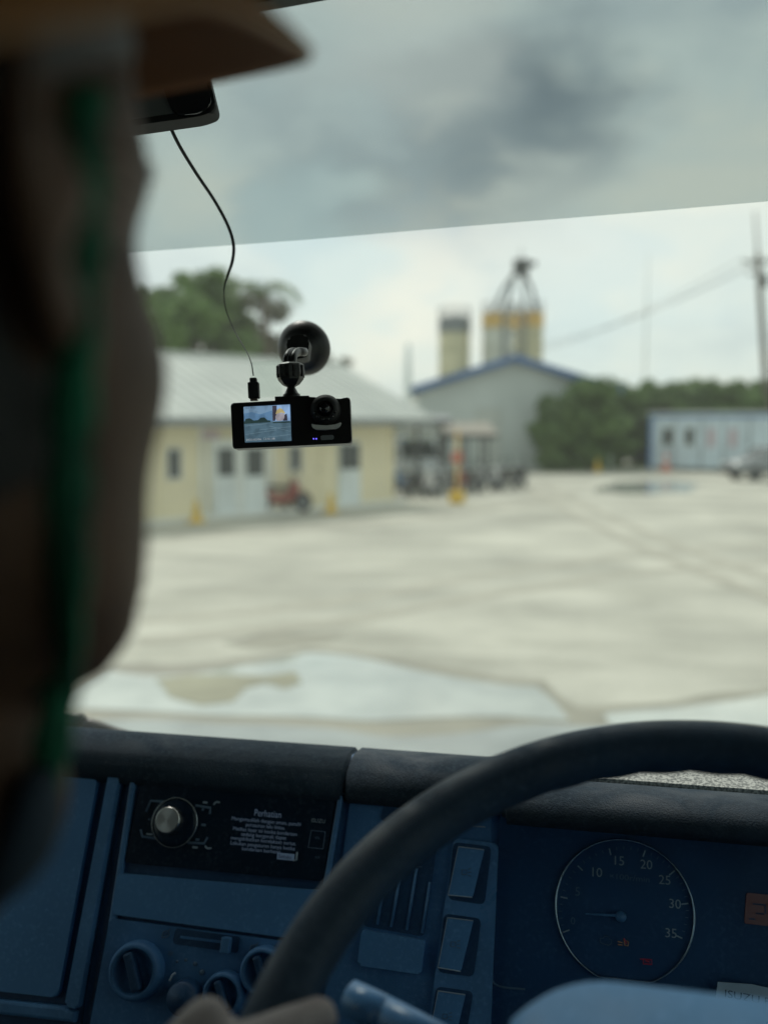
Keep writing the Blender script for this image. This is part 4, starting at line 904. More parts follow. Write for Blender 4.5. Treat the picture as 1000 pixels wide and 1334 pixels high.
# parts label
LB = Frame(D.px(985, 1300, .012), D.ex, D.ey)
lp = dp('parts_label', [(931, 1276), (975, 1279), (1075, 1302), (1066, 1348), (925, 1320)], .0142, .0152, 'label_paper', dash, .0002, 0)
text('label_text', 'ISUZU PARTS', D, 988, 1300, 9, 'label_ink', lp, .0156, wpx=92, rot=radians(-4)); text('label_text', '- 8976725', D, 1000, 1313, 8, 'label_ink', lp, .0156, wpx=80, rot=radians(-4))

# steering wheel
WC = O+Vector((.084, .361, -.297)); wt = radians(60.45); SW = Frame(WC, (1, 0, 0), (0, sin(wt), cos(wt))); RR, rr_ = .2200, .0150
bm = B(); rings = []; NA = 360
for i in range(NA):
    an = 2*pi*i/NA; er = SW.ex*cos(an)+SW.ey*sin(an); ring = []
    top = math.exp(-((math.degrees(an)-90)/34)**4)
    for k in range(20):
        ph = 2*pi*k/20; rb = rr_*(1.0+.02*sin(ph))
        inner = max(0, -cos(ph-.5))**3
        rb *= 1+.09*top*inner*(abs(sin(an*23))-.5)
        ring.append(bm.verts.new(WC+er*(RR+rb*cos(ph))+SW.n*rb*sin(ph)))
    rings.append(ring)
for i in range(NA):
    a_, b2 = rings[i], rings[(i+1) % NA]
    for k in range(20): bm.faces.new((a_[k], b2[k], b2[(k+1) % 20], a_[(k+1) % 20]))
swo = thing('steering_wheel', WC, None, None); del_ = swo
bpy.data.objects.remove(swo)
sw = obj('steering_wheel', bm, 'rim_rubber', cab, True)
loc = lambda x, y, h=0: WC+SW.ex*x+SW.ey*y+SW.n*h
bm = B(); pr = rounded([loc(-.118, .030), loc(-.082, .062), loc(.082, .062), loc(.118, .030), loc(.095, -.075), loc(-.095, -.075)], .03, 6)
prism(bm, pr, SW.n, -.02, .020, .010, 4); obj('hub', bm, 'hub_plastic', sw, True)
for s in (-1, 1):
    bm = B(); tube(bm, spline([loc(s*.09, -.01, 0), loc(s*.15, -.02, -.004), loc(s*.205, -.018, 0)], 5), [.024-.009*i/10 for i in range(11)], 12, flat=.45); obj('spoke', bm, 'rim_rubber', sw, True)
bm = B(); tube(bm, spline([loc(0, -.06, -.01), loc(0, -.13, -.006), loc(0, -.208, 0)], 5), [.024-.009*i/10 for i in range(11)], 12, flat=.45); obj('spoke', bm, 'rim_rubber', sw, True)
col0 = loc(0, 0, -.02); col1 = col0-SW.n*.36
bm = B(); tube(bm, [col0, col0-SW.n*.03, col0-SW.n*.16, col1], [.045, .055, .06, .05], 24); clm = obj('steering_column', bm, 'dash_dark', cab, True)
# stalk
s0_ = at(452, 1299, .50); s1_ = at(600, 1372, .47); bm = B(); tube(bm, [s0_, s0_.lerp(s1_, .02), s0_.lerp(s1_, .33), s0_.lerp(s1_, .34), s0_.lerp(s1_, .35), s1_], [.007, .0094, .0098, .0088, .0096, .0085], 24)
tube(bm, [s1_, col0-SW.n*.07], .0085, 14); stl = obj('indicator_stalk', bm, 'dash_trim', clm, True)
bm = B()
for f_ in (.10, .26, .45, .62):
    p = s0_.lerp(s1_, f_)-CF*.0098+CU*.002
    for i in range(12):
        a1_, a2_ = 2*pi*i/12, 2*pi*(i+1)/12; rr = .0022 if f_ in (.26, .45) else .0012
        tube(bm, [p+CR*cos(a1_)*rr*1.4+CU*sin(a1_)*rr, p+CR*cos(a2_)*rr*1.4+CU*sin(a2_)*rr], .0003, 4, cap=False)
obj('stalk_icon', bm, 'print_glint_white', stl)

# rear view mirror
exm = (CR*cos(radians(9.5))+CU*sin(radians(9.5))); MR = Frame(at(150, 130, .72), exm, CU*cos(radians(9.5))-CR*sin(radians(9.5)))
mr = plate('rear_view_mirror', MR, [(-60, 199), (262, 154), (284, 146), (266, 72), (-66, 118)], -.014, .004, 'matte_black', cab, .003, .012)
gm = mat('mirror_grey', (.16, .17, .17), .4, .2, scale=6)
plate('mirror_glass', MR, [(-52, 189), (232, 150), (214, 118), (224, 88), (-58, 124)], .0042, .005, 'mirror_grey', mr, .0003, .004)
plate('mirror_dark_reflection', MR, [(230, 156), (264, 152), (279, 140), (265, 90), (216, 99), (216, 124)], .0046, .0075, 'lens_glass', mr, .0008, .008)  # added black plate, painting the dark reflection at the mirror's right end
bm = B(); tube(bm, [MR.px(110, 120, -.02), WS.px(110, 95, .01)], .011, 10); obj('mirror_arm', bm, 'black_plastic', mr, True)

# ------------------------------------------------------------------ dash camera
rl = radians(2.7); KF = Frame(at(380, 552, .765), CR*cos(rl)+CU*sin(rl), CU*cos(rl)-CR*sin(rl))
kd = KF.scale(380, 552)
dc = thing('dash_camera', KF.px(380, 552), 'black dash camera with lit screen, hanging from a suction cup on the windscreen', 'camera')
bd = plate('body', KF, [(302, 526.5), (404, 520.5), (405, 518.5), (440, 522.5), (446, 520), (456, 518.5), (458.5, 578), (305, 585.5)], -.014, .007, 'black_plastic', dc, .0015, .0022)
sc0 = plate('screen', KF, [(319, 531.3), (379, 528), (380.7, 575), (321, 577.2)], .0072, .0078, 'scr_sky', dc, 0, 0)
plate('screen_cloud', KF, [(319.2, 531.5), (356, 529.5), (356, 536), (340, 541), (330, 538), (319.4, 540)], .0079, .0081, 'scr_cloud', sc0, 0, 0)
plate('screen_ground', KF, [(319.6, 551), (380, 549.6), (380.7, 575), (321, 577.2)], .0079, .0082, 'scr_ground', sc0, 0, 0)
for l in ([(319.5, 552), (322, 547), (327, 546), (332, 549), (338, 548.5), (341, 545.5), (346, 545), (350, 548.7), (354, 549), (354, 551), (320, 553.5)], [(357, 551), (366, 550.8), (378, 550), (380, 551.6), (357, 552.6)]): plate('screen_trees', KF, l, .0083, .0085, 'scr_tree', sc0, 0, 0)
for a_, b2 in (((322, 556), (350, 553)), ((340, 561), (380, 557)), ((322, 567), (362, 561)), ((345, 571), (380, 567)), ((352, 556), (379, 563))):
    bm = B(); tube(bm, [KF.px(*a_, .0084), KF.px(*b2, .0084)], .00018, 4); obj('screen_track', bm, 'scr_line', sc0)
ins = plate('screen_inset', KF, [(356, 529.8), (378.6, 528.5), (379.5, 549.2), (356.6, 550)], .0086, .0088, 'scr_inset', sc0, 0, 0)
plate('inset_interior', KF, [(356.3, 530), (362, 529.8), (362, 540), (360, 549.5), (356.7, 549.8)], .0089, .0090, 'scr_dark', ins, 0, 0)
plate('inset_face', KF, [(362, 540), (372, 539.5), (372, 546), (369, 549.4), (362, 549.6), (360, 545)], .0089, .0091, 'scr_face', ins, 0, .001)
plate('inset_hat', KF, [(360.5, 541), (362, 536), (366, 533), (370, 535), (373.5, 540.2), (368, 539)], .0092, .0094, 'scr_hat', ins, 0, .0006)
plate('inset_shoulder', KF, [(371.5, 542), (375, 540), (376, 549.2), (370, 549.4)], .0089, .00905, 'scr_dark', ins, 0, 0)
text('time_stamp', '2023/02/06  13:41:38', KF, 341, 573.4, 2.4, 'scr_white', sc0, .0087, wpx=37)
text('time_stamp', 'REC 00:12', KF, 328, 532.8, 1.8, 'scr_dark', sc0, .0087, wpx=14)
# second lens in a ball housing with silver crescent
lc = KF.px(424.5, 535, 0); bm = B(); r = 20*kd
lathe(bm, [(1e-5, -.012), (r*.9, -.012), (r, -.006), (r, .006), (r*.95, .0105), (r*.8, .0145), (r*.55, .017), (r*.5, .0165)], KF.M(lc), 48); hs = obj('lens_housing', bm, 'matte_black', dc, True)
lathe_l = B(); lathe(lathe_l, [(r*.5, .0165), (r*.42, .0155), (r*.36, .0155), (r*.34, .0175), (r*.22, .019), (1e-5, .0195)], KF.M(lc), 40); obj('lens', lathe_l, 'lens_glass', hs, True)
for k in range(6):
    an = radians(200+k*28); bm = B(); p = lc+KF.ex*cos(an)*r*.68+KF.ey*sin(an)*r*.68+KF.n*.0158; lathe(bm, [(.0011, -.002), (.0011, .0004), (1e-5, .0006)], KF.M(p), 12); obj('infrared_lamp', bm, 'lens_glass', hs, True)
cres = plate('silver_crescent', KF, [(406.5, 553.5), (412, 555), (426, 556), (438, 554.5), (445.5, 551.5), (443.5, 557), (439, 560), (425, 561.4), (413, 561.3), (408.5, 559)], .0072, .0125, 'crescent_reflect_white', dc, .0012, .0012)  # pale paint stands in for the window's reflection on the crescent
plate('button', KF, [(418, 568.4), (435, 567.4), (435.3, 573.4), (418.3, 574.4)], .0068, .0085, 'steel_grey', dc, .0006, .0026)
for u in (409.3, 412.7):
    bm = B(); lathe(bm, [(.0006, -.001), (.0006, .0003), (1e-5, .0004)], KF.M(KF.px(u, 572.4, .0072)), 10); obj('status_light', bm, 'led_blue', dc)
plate('mount_plate', KF, [(358.5, 517.2), (403, 516), (403.3, 521), (359, 523)], -.008, .004, 'black_plastic', dc, .0005, .0005)
MC = KF.M(KF.px(379.5, 517, -.002)) @ Matrix.Rotation(-pi/2, 4, 'X'); P_ = lambda q: q*kd
bm = B(); lathe(bm, [(P_(11.5), 0), (P_(11.3), P_(3.5)), (P_(9), P_(5)), (P_(4.6), P_(14)), (P_(4.6), P_(20))], MC, 24); obj('ball_stem', bm, 'black_plastic', dc, True)
bm = B(); lathe(bm, [(P_(4), P_(12.5)), (P_(11), P_(16)), (P_(16.5), P_(22.5)), (P_(18.8), P_(30)), (P_(18), P_(42)), (P_(14), P_(44.5)), (P_(6), P_(45))], MC, 8)
nut = obj('lock_nut', bm, 'black_plastic', dc); 
bm = B()
for k in range(8):
    an = 2*pi*(k+.5)/8; M2 = MC @ Matrix.Translation((cos(an)*P_(17.4), sin(an)*P_(17.4), P_(33))) @ Matrix.Rotation(an, 4, 'Z'); bb = B(); box(bb, (0, 0, 0), (P_(2.5), P_(4), P_(15)), None, .0004); bmesh.ops.transform(bb, matrix=M2, verts=bb.verts); me = bpy.data.meshes.new('t'); bb.to_mesh(me); bb.free(); bm.from_mesh(me); bpy.data.meshes.remove(me)
obj('grip_ribs', bm, 'matte_black', nut)
cupc = WS.px(397, 453, 0); cup_d = .0262
armp = [KF.px(377, 476, -.002), KF.px(377.5, 464, -.004), KF.px(381, 454, -.016), KF.px(388, 449, -.035)]; armp.append(cupc+WS.n*.022)
for g in (-1, 1):
    bm = B(); tube(bm, [p+KF.ex*g*.0028 for p in spline(armp, 6)], .0036, 12, flat=.8); obj('arm', bm, 'black_plastic', dc, True)
bm = B(); lathe(bm, [(1e-5, .0012), (cup_d*.97, .0012), (cup_d*1.03, .003), (cup_d, .0055), (cup_d*.93, .009), (cup_d*.72, .015), (cup_d*.45, .018), (cup_d*.42, .022), (1e-5, .0225)], WS.M(cupc), 56); cp = obj('suction_cup', bm, 'black_plastic', dc, True)
q = [KF.px(u, v, -.03) for u, v in ((364.5, 432), (368, 426), (375, 422.5), (391, 421), (397, 430), (394, 452), (376, 456), (371, 452), (367, 458), (366, 440))]
bm = B(); prism(bm, rounded(q, .002, 3), KF.n, -.045, -.018, .0015); obj('locking_lever', bm, 'matte_black', cp)
bm = B(); M3 = KF.M(KF.px(330, 508, -.003)); 
for w, h, z0, zc in ((14, 21, .009, 0), (9, 7, .006, 13)): bb = B(); box(bb, (0, 0, 0), (P_(w), P_(h), z0), None, .0008); bmesh.ops.transform(bb, matrix=M3 @ Matrix.Translation((0, P_(zc), 0)), verts=bb.verts); me = bpy.data.meshes.new('t'); bb.to_mesh(me); bb.free(); bm.from_mesh(me); bpy.data.meshes.remove(me)
plg = obj('usb_plug', bm, 'matte_black', dc); bm = B(); bb = B(); box(bm, (0, 0, 0), (P_(10), P_(3), .005), None, .0003); bmesh.ops.transform(bm, matrix=M3 @ Matrix.Translation((0, P_(-12.2), 0)), verts=bm.verts); obj('plug_tip', bm, 'silver', plg); bb.free()
# cable from the mirror down the glass to the plug
cpts = [at(214, 146, .735), at(221, 163, .74), at(234, 190, .76), at(256, 226, .79), at(280, 262, .82), at(297, 294, .84), at(304, 318, .85), at(303, 338, .86), at(297, 358, .865)]
cp2 = [at(292, 376, .87), at(294, 402, .87), at(306, 432, .85), at(320, 456, .81), at(327, 472, .78), at(330, 489, .768)]
bm = B(); sp = spline(cpts+cp2, 8); tube(bm, sp, [.00145 if i < 58 else max(.0005, 0.00145-(i-58)*.00006) for i in range(len(sp))], 8)
tag(obj('power_cable', bm, 'matte_black', smooth=True), 'thin black cable curving from the mirror down to the dash camera', 'cable')

# ================================================================== PEOPLE
def interp(tab, z):
    for (a, *va), (b2, *vb_) in zip(tab, tab[1:]):
        if a <= z <= b2:
            t = (z-a)/(b2-a); t = t*t*(3-2*t)*.4+t*.6; return [x+(y-x)*t for x, y in zip(va, vb_)]
    return list(tab[0][1:]) if z < tab[0][0] else list(tab[-1][1:])
HT = [(-.122, .008, .070, .055), (-.117, .026, .084, .03), (-.105, .040, .090, .0), (-.088, .050, .090, -.02), (-.07, .058, .088, -.045), (-.045, .064, .088, -.072), (-.02, .0685, .0885, -.088), (0, .071, .0885, -.094), (.03, .075, .094, -.1), (.06, .0765, .094, -.1), (.09, .067, .078, -.086), (.11, .046, .05, -.06), (.123, .008, .0, -.02)]
def g_(x, s): return math.exp(-(x/s)**2)
def head_bm():
    bm = B(); rings = []; NZ, NT = 84, 96
    for i in range(NZ):
        z = -.122+.245*i/(NZ-1); w, f, b2 = interp(HT, z); yc, hy = (f+b2)/2, (f-b2)/2; ring = []
        for k in range(NT):
            an = 2*pi*k/NT; cx, sx = cos(an), sin(an); x = w*math.copysign(abs(cx)**.88, cx); y = yc+hy*math.copysign(abs(sx)**.88, sx)
            if sx > 0:
                y += .026*g_(x, .010)*(max(0, min(1, (.004-z)/.038)) if z > -.040 else max(0, 1-(-.040-z)/.008))
                y += .005*g_(x, .020)*g_(z+.043, .006)
                y -= .011*g_(abs(x)-.032, .015)*g_(z, .012)
                y += .005*g_(abs(x)-.026, .026)*g_(z-.022, .012)
                y += .005*g_(x, .02)*(g_(z+.066, .005)+g_(z+.078, .006))-.003*g_(x, .022)*g_(z+.072, .0025)
                y += .006*g_(x, .018)*g_(z+.104, .011)
                y -= .003*g_(x, .03)*g_(z+.090, .006)
                x += math.copysign(.006, x)*g_(abs(x)-.055, .02)*g_(z+.032, .022)
                y += .005*g_(abs(x)-.052, .02)*g_(z+.032, .020)
                x += math.copysign(.0015, x)*g_(abs(x)-.06, .02)*g_(z-.020, .012); y += .003*g_(abs(x)-.06, .02)*g_(z-.020, .010)
            x += math.copysign(.004, x)*g_(z+.082, .018)*g_(y-.02, .03) if abs(x) > .01 else 0
            ring.append(bm.verts.new((x, y, z)))
        rings.append(ring)
    for a_, b3 in zip(rings, rings[1:]):
        for k in range(NT): bm.faces.new((a_[k], a_[(k+1) % NT], b3[(k+1) % NT], b3[k]))
    bm.faces.new(rings[0][::-1]); bm.faces.new(rings[-1])
    for s in (-1, 1):                               # ears: rim, lobe and bowl
        pts = [(s*.072, .004, .018), (s*.080, -.006, .028), (s*.088, -.020, .026), (s*.090, -.027, .010), (s*.087, -.024, -.008), (s*.080, -.012, -.024), (s*.073, .0, -.030)]
        tube(bm, spline(pts, 4), .0045, 8); capsule(bm, (s*.070, -.004, .01), .010, (s*.081, -.014, -.004), .011, 12); capsule(bm, (s*.074, -.002, -.024), .007, (s*.078, -.008, -.020), .006, 10)
    return bm
def merge(dst, src, M=None):
    if M is not None: bmesh.ops.transform(src, matrix=M, verts=src.verts)
    me = bpy.data.meshes.new('t'); src.to_mesh(me); src.free(); dst.from_mesh(me); bpy.data.meshes.remove(me)
def hand_relaxed(bm, w, d, upv, s):                 # wrist, pointing direction, back-of-hand direction, side of the thumb
    d = d.normalized(); upv = (upv-d*upv.dot(d)).normalized(); sd = d.cross(upv)*s
    for k in range(4): capsule(bm, w+d*.01+sd*(.012*(1.5-k)), .015, w+d*.088+sd*(.0185*(1.5-k)), .0115, 14)
    for k, L0 in enumerate((.068, .076, .071, .056)):
        p = w+d*.09+sd*(.0195*(1.5-k)); dd = d.copy(); 
        for j, f in enumerate((.45, .30, .25)):
            dd = (dd-upv*(.22+.1*k*.5)).normalized(); q_ = p+dd*L0*f; capsule(bm, p, .0092-.0008*j, q_, .0086-.0008*j, 12); p = q_
    p = w+d*.02+sd*.026; 
    for dd, L0, r in ((d+sd*.9, .040, .013), (d+sd*.45-upv*.2, .034, .0105), (d+sd*.1-upv*.2, .026, .0095)):
        q_ = p+dd.normalized()*L0; capsule(bm, p, r, q_, r*.9, 12); p = q_
# --- passenger with hard hat
HC = O+ray(180, 250)*.25-Vector((.055, .05, .022))-CR*.0115
HY = radians(-6); HM = Matrix.Translation(HC) @ Matrix.Rotation(radians(-5.5), 4, 'Y') @ Matrix.Rotation(HY, 4, 'Z') @ Matrix.Scale(1.03, 4)
pa = thing('person', O+Vector((-.52, -.2, -.70)), 'person in orange hard hat with green chin strap, seated at the left looking ahead', 'person')
bm = B(); merge(bm, head_bm(), HM)
R_ = lambda x, y, z: O+Vector((x, y, z))
nb = HC+Vector((-.085, -.105, -.185)); 
capsule(bm, HC+Vector((-.012, -.04, -.05)), .058, nb, .060, 24); th = at(-85, 1035, .262); capsule(bm, HC+Vector((-.015, .02, -.075)), .046, th, .037, 24); capsule(bm, th, .037, nb+Vector((0, 0, -.03)), .055, 24)
shR, shL = nb+Vector((.135, -.07, -.06)), nb+Vector((-.21, .02, -.055)); hip = R_(-.55, -.25, -.60)
for a_, ra, b2, rb in ((nb+Vector((0, -.03, -.06)), .085, shR, .055), (nb+Vector((0, -.03, -.06)), .085, shL, .055), (nb+Vector((.03, -.03, -.14)), .115, hip+Vector((.03, 0, .2)), .125), (nb+Vector((-.09, -.02, -.14)), .115, hip+Vector((-.05, 0, .2)), .125), (hip+Vector((.06, 0, .2)), .12, hip+Vector((.08, 0, 0)), .12), (hip+Vector((-.06, 0, .2)), .12, hip+Vector((-.08, 0, 0)), .12)): capsule(bm, a_, ra, b2, rb)
elR, elL = R_(-.27, .06, -.50), R_(-.78, .05, -.47); wrR, wrL = R_(-.40, .28, -.535), R_(-.68, .27, -.535)
for s_, e_, w_, sg in ((shR, elR, wrR, 1), (shL, elL, wrL, -1)):
    capsule(bm, s_, .052, e_, .040); capsule(bm, e_, .041, w_, .027); hand_relaxed(bm, w_, w_-e_+Vector((0, 0, .03)), Vector((0, .1, 1)), -sg)
knR, knL = R_(-.40, .22, -.62), R_(-.70, .22, -.62); anR, anL = R_(-.40, .40, -1.06), R_(-.70, .40, -1.06)
for h_, k_, a_ in ((hip+Vector((.09, 0, -.02)), knR, anR), (hip+Vector((-.09, 0, -.02)), knL, anL)):
    capsule(bm, h_, .088, k_, .058); capsule(bm, k_, .057, a_, .040); capsule(bm, a_+Vector((0, 0, -.045)), .036, a_+Vector((0, .15, -.055)), .03)
body = remeshed('body', bm, 'skin', pa, .0042, 3)
bm = B()
for a_, ra, b2, rb in ((nb+Vector((0, -.03, -.075)), .09, shR, .066), (nb+Vector((0, -.03, -.075)), .09, shL, .066), (nb+Vector((.03, -.03, -.14)), .125, hip+Vector((.03, 0, .2)), .137), (nb+Vector((-.09, -.02, -.14)), .125, hip+Vector((-.05, 0, .2)), .137), (hip+Vector((.06, 0, .2)), .13, hip+Vector((.07, 0, .03)), .13), (hip+Vector((-.06, 0, .2)), .13, hip+Vector((-.07, 0, .03)), .13), (shR, .066, elR.lerp(wrR, .05), .056), (shL, .066, elL.lerp(wrL, .05), .056)): capsule(bm, a_, ra, b2, rb)
remeshed('shirt', bm, 'shirt_navy', pa, .008, 3)
bm = B()
for h_, k_, a_ in ((hip+Vector((.09, 0, -.02)), knR, anR), (hip+Vector((-.09, 0, -.02)), knL, anL)): capsule(bm, h_, .103, k_, .072); capsule(bm, k_, .071, a_, .058)
remeshed('trousers', bm, 'trousers', pa, .008, 3)
for s in (-1, 1):
    bm = B(); lathe(bm, [(1e-5, -.0115)]+[(.0115*cos(t), .0115*sin(t)) for t in [radians(-80+20*i) for i in range(9)]]+[(1e-5, .0115)], HM @ Matrix.Translation((s*.032, .0735, 0)), 20); e_ = obj('eye', bm, 'eye_white', pa, True)
    bm = B(); lathe(bm, [(.0056, 0), (.004, .0012), (1e-5, .0016)], HM @ Matrix.Translation((s*.032, .0735+.0108, 0)) @ Matrix.Rotation(-pi/2, 4, 'X'), 16); obj('iris', bm, 'lens_glass', e_, True)
# hair: short greying locks on temples and nape, eyebrows
bm = B(); rnd = random.Random(11)
for k in range(3200):
    z = rnd.uniform(-.055, .075); w, f, b2 = interp(HT, z); an = rnd.uniform(radians(150), radians(405))
    lim = -.002+.036*(.5+.5*sin(an*3))*.2
    cx, sx = cos(an), sin(an); yc, hy = (f+b2)/2, (f-b2)/2; p = Vector((w*math.copysign(abs(cx)**.88, cx), yc+hy*math.copysign(abs(sx)**.88, sx), z))
    if p.y > .036+.1*max(0, z-.02): continue
    if p.y > -.012 and z < -.012-.5*(.03-p.y)*0: continue
    nrm = Vector((cx, sx, .1)).normalized(); L0 = rnd.uniform(.006, .015); d = (nrm*.55+Vector((rnd.gauss(0, .3), -.25+rnd.gauss(0, .2), -.55))).normalized()
    q0 = HM @ (p-nrm*.001); q1 = HM @ (p+d*L0); sdv = nrm.cross(d).normalized()*.0006
    bm.faces.new([bm.verts.new(x) for x in (q0-sdv, q0+sdv, q1)])
obj('hair', bm, 'hair', pa, normals=False)
bm = B(); rings = []
for j in range(26):
    z = -.060+.150*j/25; w, f, b2 = interp(HT, z); yc, hy = (f+b2)/2, (f-b2)/2; ring = []
    a_lo, a_hi = radians(172+16*math.sin(j*.9)*.3-max(0, z)*260), radians(368-16*math.sin(j*.9)*.3+max(0, z)*260)
    for k in range(60):
        an = a_lo+(a_hi-a_lo)*k/59; cx, sx = cos(an), sin(an); e2_ = .0035*min(1, 6*min(k, 59-k)/59)*min(1, (j+.3)/4)
        ring.append(bm.verts.new(HM @ Vector(((w+e2_)*math.copysign(abs(cx)**.88, cx), yc+(hy+e2_)*math.copysign(abs(sx)**.88, sx)-.001, z))))
    rings.append(ring)
for a_, b3 in zip(rings, rings[1:]):
    for k in range(59): bm.faces.new((a_[k], a_[k+1], b3[k+1], b3[k]))
obj('hair_cap', bm, 'hair_black', pa, True)
# hard hat
HATM = Matrix.Translation(HC+CR*.003) @ Matrix.Rotation(radians(-6.3), 4, 'Z') @ Matrix.Rotation(radians(-3.8), 4, 'Y') @ Matrix.Rotation(radians(25.8), 4, 'X') @ Matrix.Translation((0, -.0046, .0411))
hat = thing('hard_hat', HC+Vector((0, 0, .06)), 'orange brown hard hat with projecting peak worn by the person at the left', 'helmet')
def hat_pt(r, an, z): return HATM @ Vector((cos(an)*r, sin(an)*r, z))
bm = B(); rings = []; NT = 96
def brim(an): return .012+.056*max(0, sin(an))**4
def er_(an): return 1/math.sqrt((cos(an)/.108)**2+(sin(an)/.130)**2)
for j in range(15):
    t = j/14*pi/2*.985; rings.append([bm.verts.new(hat_pt(er_(2*pi*k/NT)*sin(t)*(1+.0*j)+1e-4, 2*pi*k/NT, .006+.118*cos(t)+(.006*g_(cos(2*pi*k/NT)*er_(2*pi*k/NT)*sin(t), .012) if sin(t) > .05 else 0))) for k in range(NT)])
for f_, dz in ((.25, .001), (.6, -.003), (.93, -.007), (1.0, -.0085)): rings.append([bm.verts.new(hat_pt(er_(a2)+brim(a2)*f_, a2, dz-.022*max(0, sin(a2))*f_)) for a2 in [2*pi*k/NT for k in range(NT)]])
for f_, dz in ((1.0, -.0125), (.90, -.0115), (.5, -.0065), (.05, -.002)): rings.append([bm.verts.new(hat_pt(er_(a2)+brim(a2)*f_, a2, dz-.022*max(0, sin(a2))*f_)) for a2 in [2*pi*k/NT for k in range(NT)]])
for j in range(14, -1, -1):
    t = j/14*pi/2*.985; rings.append([bm.verts.new(hat_pt(er_(2*pi*k/NT)*sin(t)*.972+1e-4, 2*pi*k/NT, .004+.114*cos(t)-.003)) for k in range(NT)])
for a_, b3 in zip(rings, rings[1:]):
    for k in range(NT): bm.faces.new((a_[k], a_[(k+1) % NT], b3[(k+1) % NT], b3[k]))
obj('shell', bm, 'hat_shell', hat, True)
bm = B(); pts = [hat_pt(er_(a2)+brim(a2)*1.0, a2, -.0105-.022*max(0, sin(a2))) for a2 in [2*pi*k/NT for k in range(NT+1)]]; tube(bm, pts, .0013, 8, cap=False); obj('brim_edge', bm, 'hat_edge', hat, True)
bm = B(); n_ = 72
rb0 = [bm.verts.new(HATM @ Vector((cos(2*pi*k/n_)*.087, sin(2*pi*k/n_)*.106-.004, -.018))) for k in range(n_)]; rb1 = [bm.verts.new(HATM @ Vector((cos(2*pi*k/n_)*.090, sin(2*pi*k/n_)*.109-.004, .012))) for k in range(n_)]
rb2 = [bm.verts.new(HATM @ Vector((cos(2*pi*k/n_)*.093, sin(2*pi*k/n_)*.112-.004, .012))) for k in range(n_)]; rb3 = [bm.verts.new(HATM @ Vector((cos(2*pi*k/n_)*.090, sin(2*pi*k/n_)*.109-.004, -.018))) for k in range(n_)]
for a_, b3 in ((rb0, rb1), (rb1, rb2), (rb2, rb3), (rb3, rb0)):
    for k in range(n_): bm.faces.new((a_[k], a_[(k+1) % n_], b3[(k+1) % n_], b3[k]))
obj('headband', bm, 'matte_black', hat, True)
def ribbon(pts, w, th, wd):                        # a woven strap of width w facing the camera side
    bm = B(); sp = spline(pts, 8); prev = None; rg2 = []
    for i, p in enumerate(sp):
        t = (sp[min(i+1, len(sp)-1)]-sp[max(i-1, 0)]).normalized(); s = t.cross(wd).normalized(); n = s.cross(t); wv = w*(1+.10*sin(i*.9)); tw = .25*sin(i*.23); s2 = s*cos(tw)+n*sin(tw); n2 = n*cos(tw)-s*sin(tw)
        rg2.append([bm.verts.new(p+s2*wv/2*a_+n2*th/2*b3) for a_, b3 in ((-1, -1), (1, -1), (1, 1), (-1, 1))])
    for a_, b3 in zip(rg2, rg2[1:]):
        for k in range(4): bm.faces.new((a_[k], a_[(k+1) % 4], b3[(k+1) % 4], b3[k]))
    bm.faces.new(rg2[0][::-1]); bm.faces.new(rg2[-1]); return bm
from mathutils.bvhtree import BVHTree
bv = BVHTree.FromPolygons([v.co.copy() for v in body.data.vertices], [tuple(p.vertices) for p in body.data.polygons])
for s in (-1, 1):
    bm = B()
    for k in range(260):
        t = rnd.random(); hit = bv.ray_cast(HM @ Vector((s*(.014+.042*t), .16, .021+.005*sin(t*2.6)+rnd.gauss(0, .0016))), HM.to_3x3() @ Vector((0, -1, 0)))[0]
        if hit is None: continue
        d = HM.to_3x3() @ Vector((s*rnd.uniform(.001, .003), rnd.uniform(.0005, .002), rnd.uniform(-.001, .003))); sdv = Vector((0, 0, .0006)); bm.faces.new([bm.verts.new(v) for v in (hit-sdv, hit+sdv, hit+d)])
    obj('eyebrow', bm, 'hair_black', pa, normals=False)
def onface(u, v, lift=.0035, dflt=None):
    d = ray(u, v).normalized(); hit = bv.ray_cast(O, d)
    if dflt is None: return hit[0]-d*lift
    return O+ray(u, v)*dflt
dch = (onface(84, 880)-O).dot(CF)
sp_ = [onface(u, v, .0085) for u, v in ((106, 110), (108, 220), (105, 330), (97, 450), (92, 570), (89, 690), (86, 800))]+[at(80, 880, dch-.002), at(70, 960, dch), at(52, 1040, dch+.004), at(36, 1100, dch+.010), at(4, 1150, dch+.02), at(-60, 1175, dch+.04), at(-150, 1130, dch+.06)]
cs_ = obj('chin_strap', ribbon(sp_, .0098, .0022, CF), 'strap_green', hat, True)
bm = B(); tube(bm, spline([at(52, 1010, .240), at(40, 1070, .245), at(14, 1120, .253), at(-50, 1150, .27), at(-130, 1120, .29)], 6), [.006+.008*sin(pi*i/24) for i in range(25)], 14, flat=.6); obj('chin_cup', bm, 'shirt_navy', cs_, True)

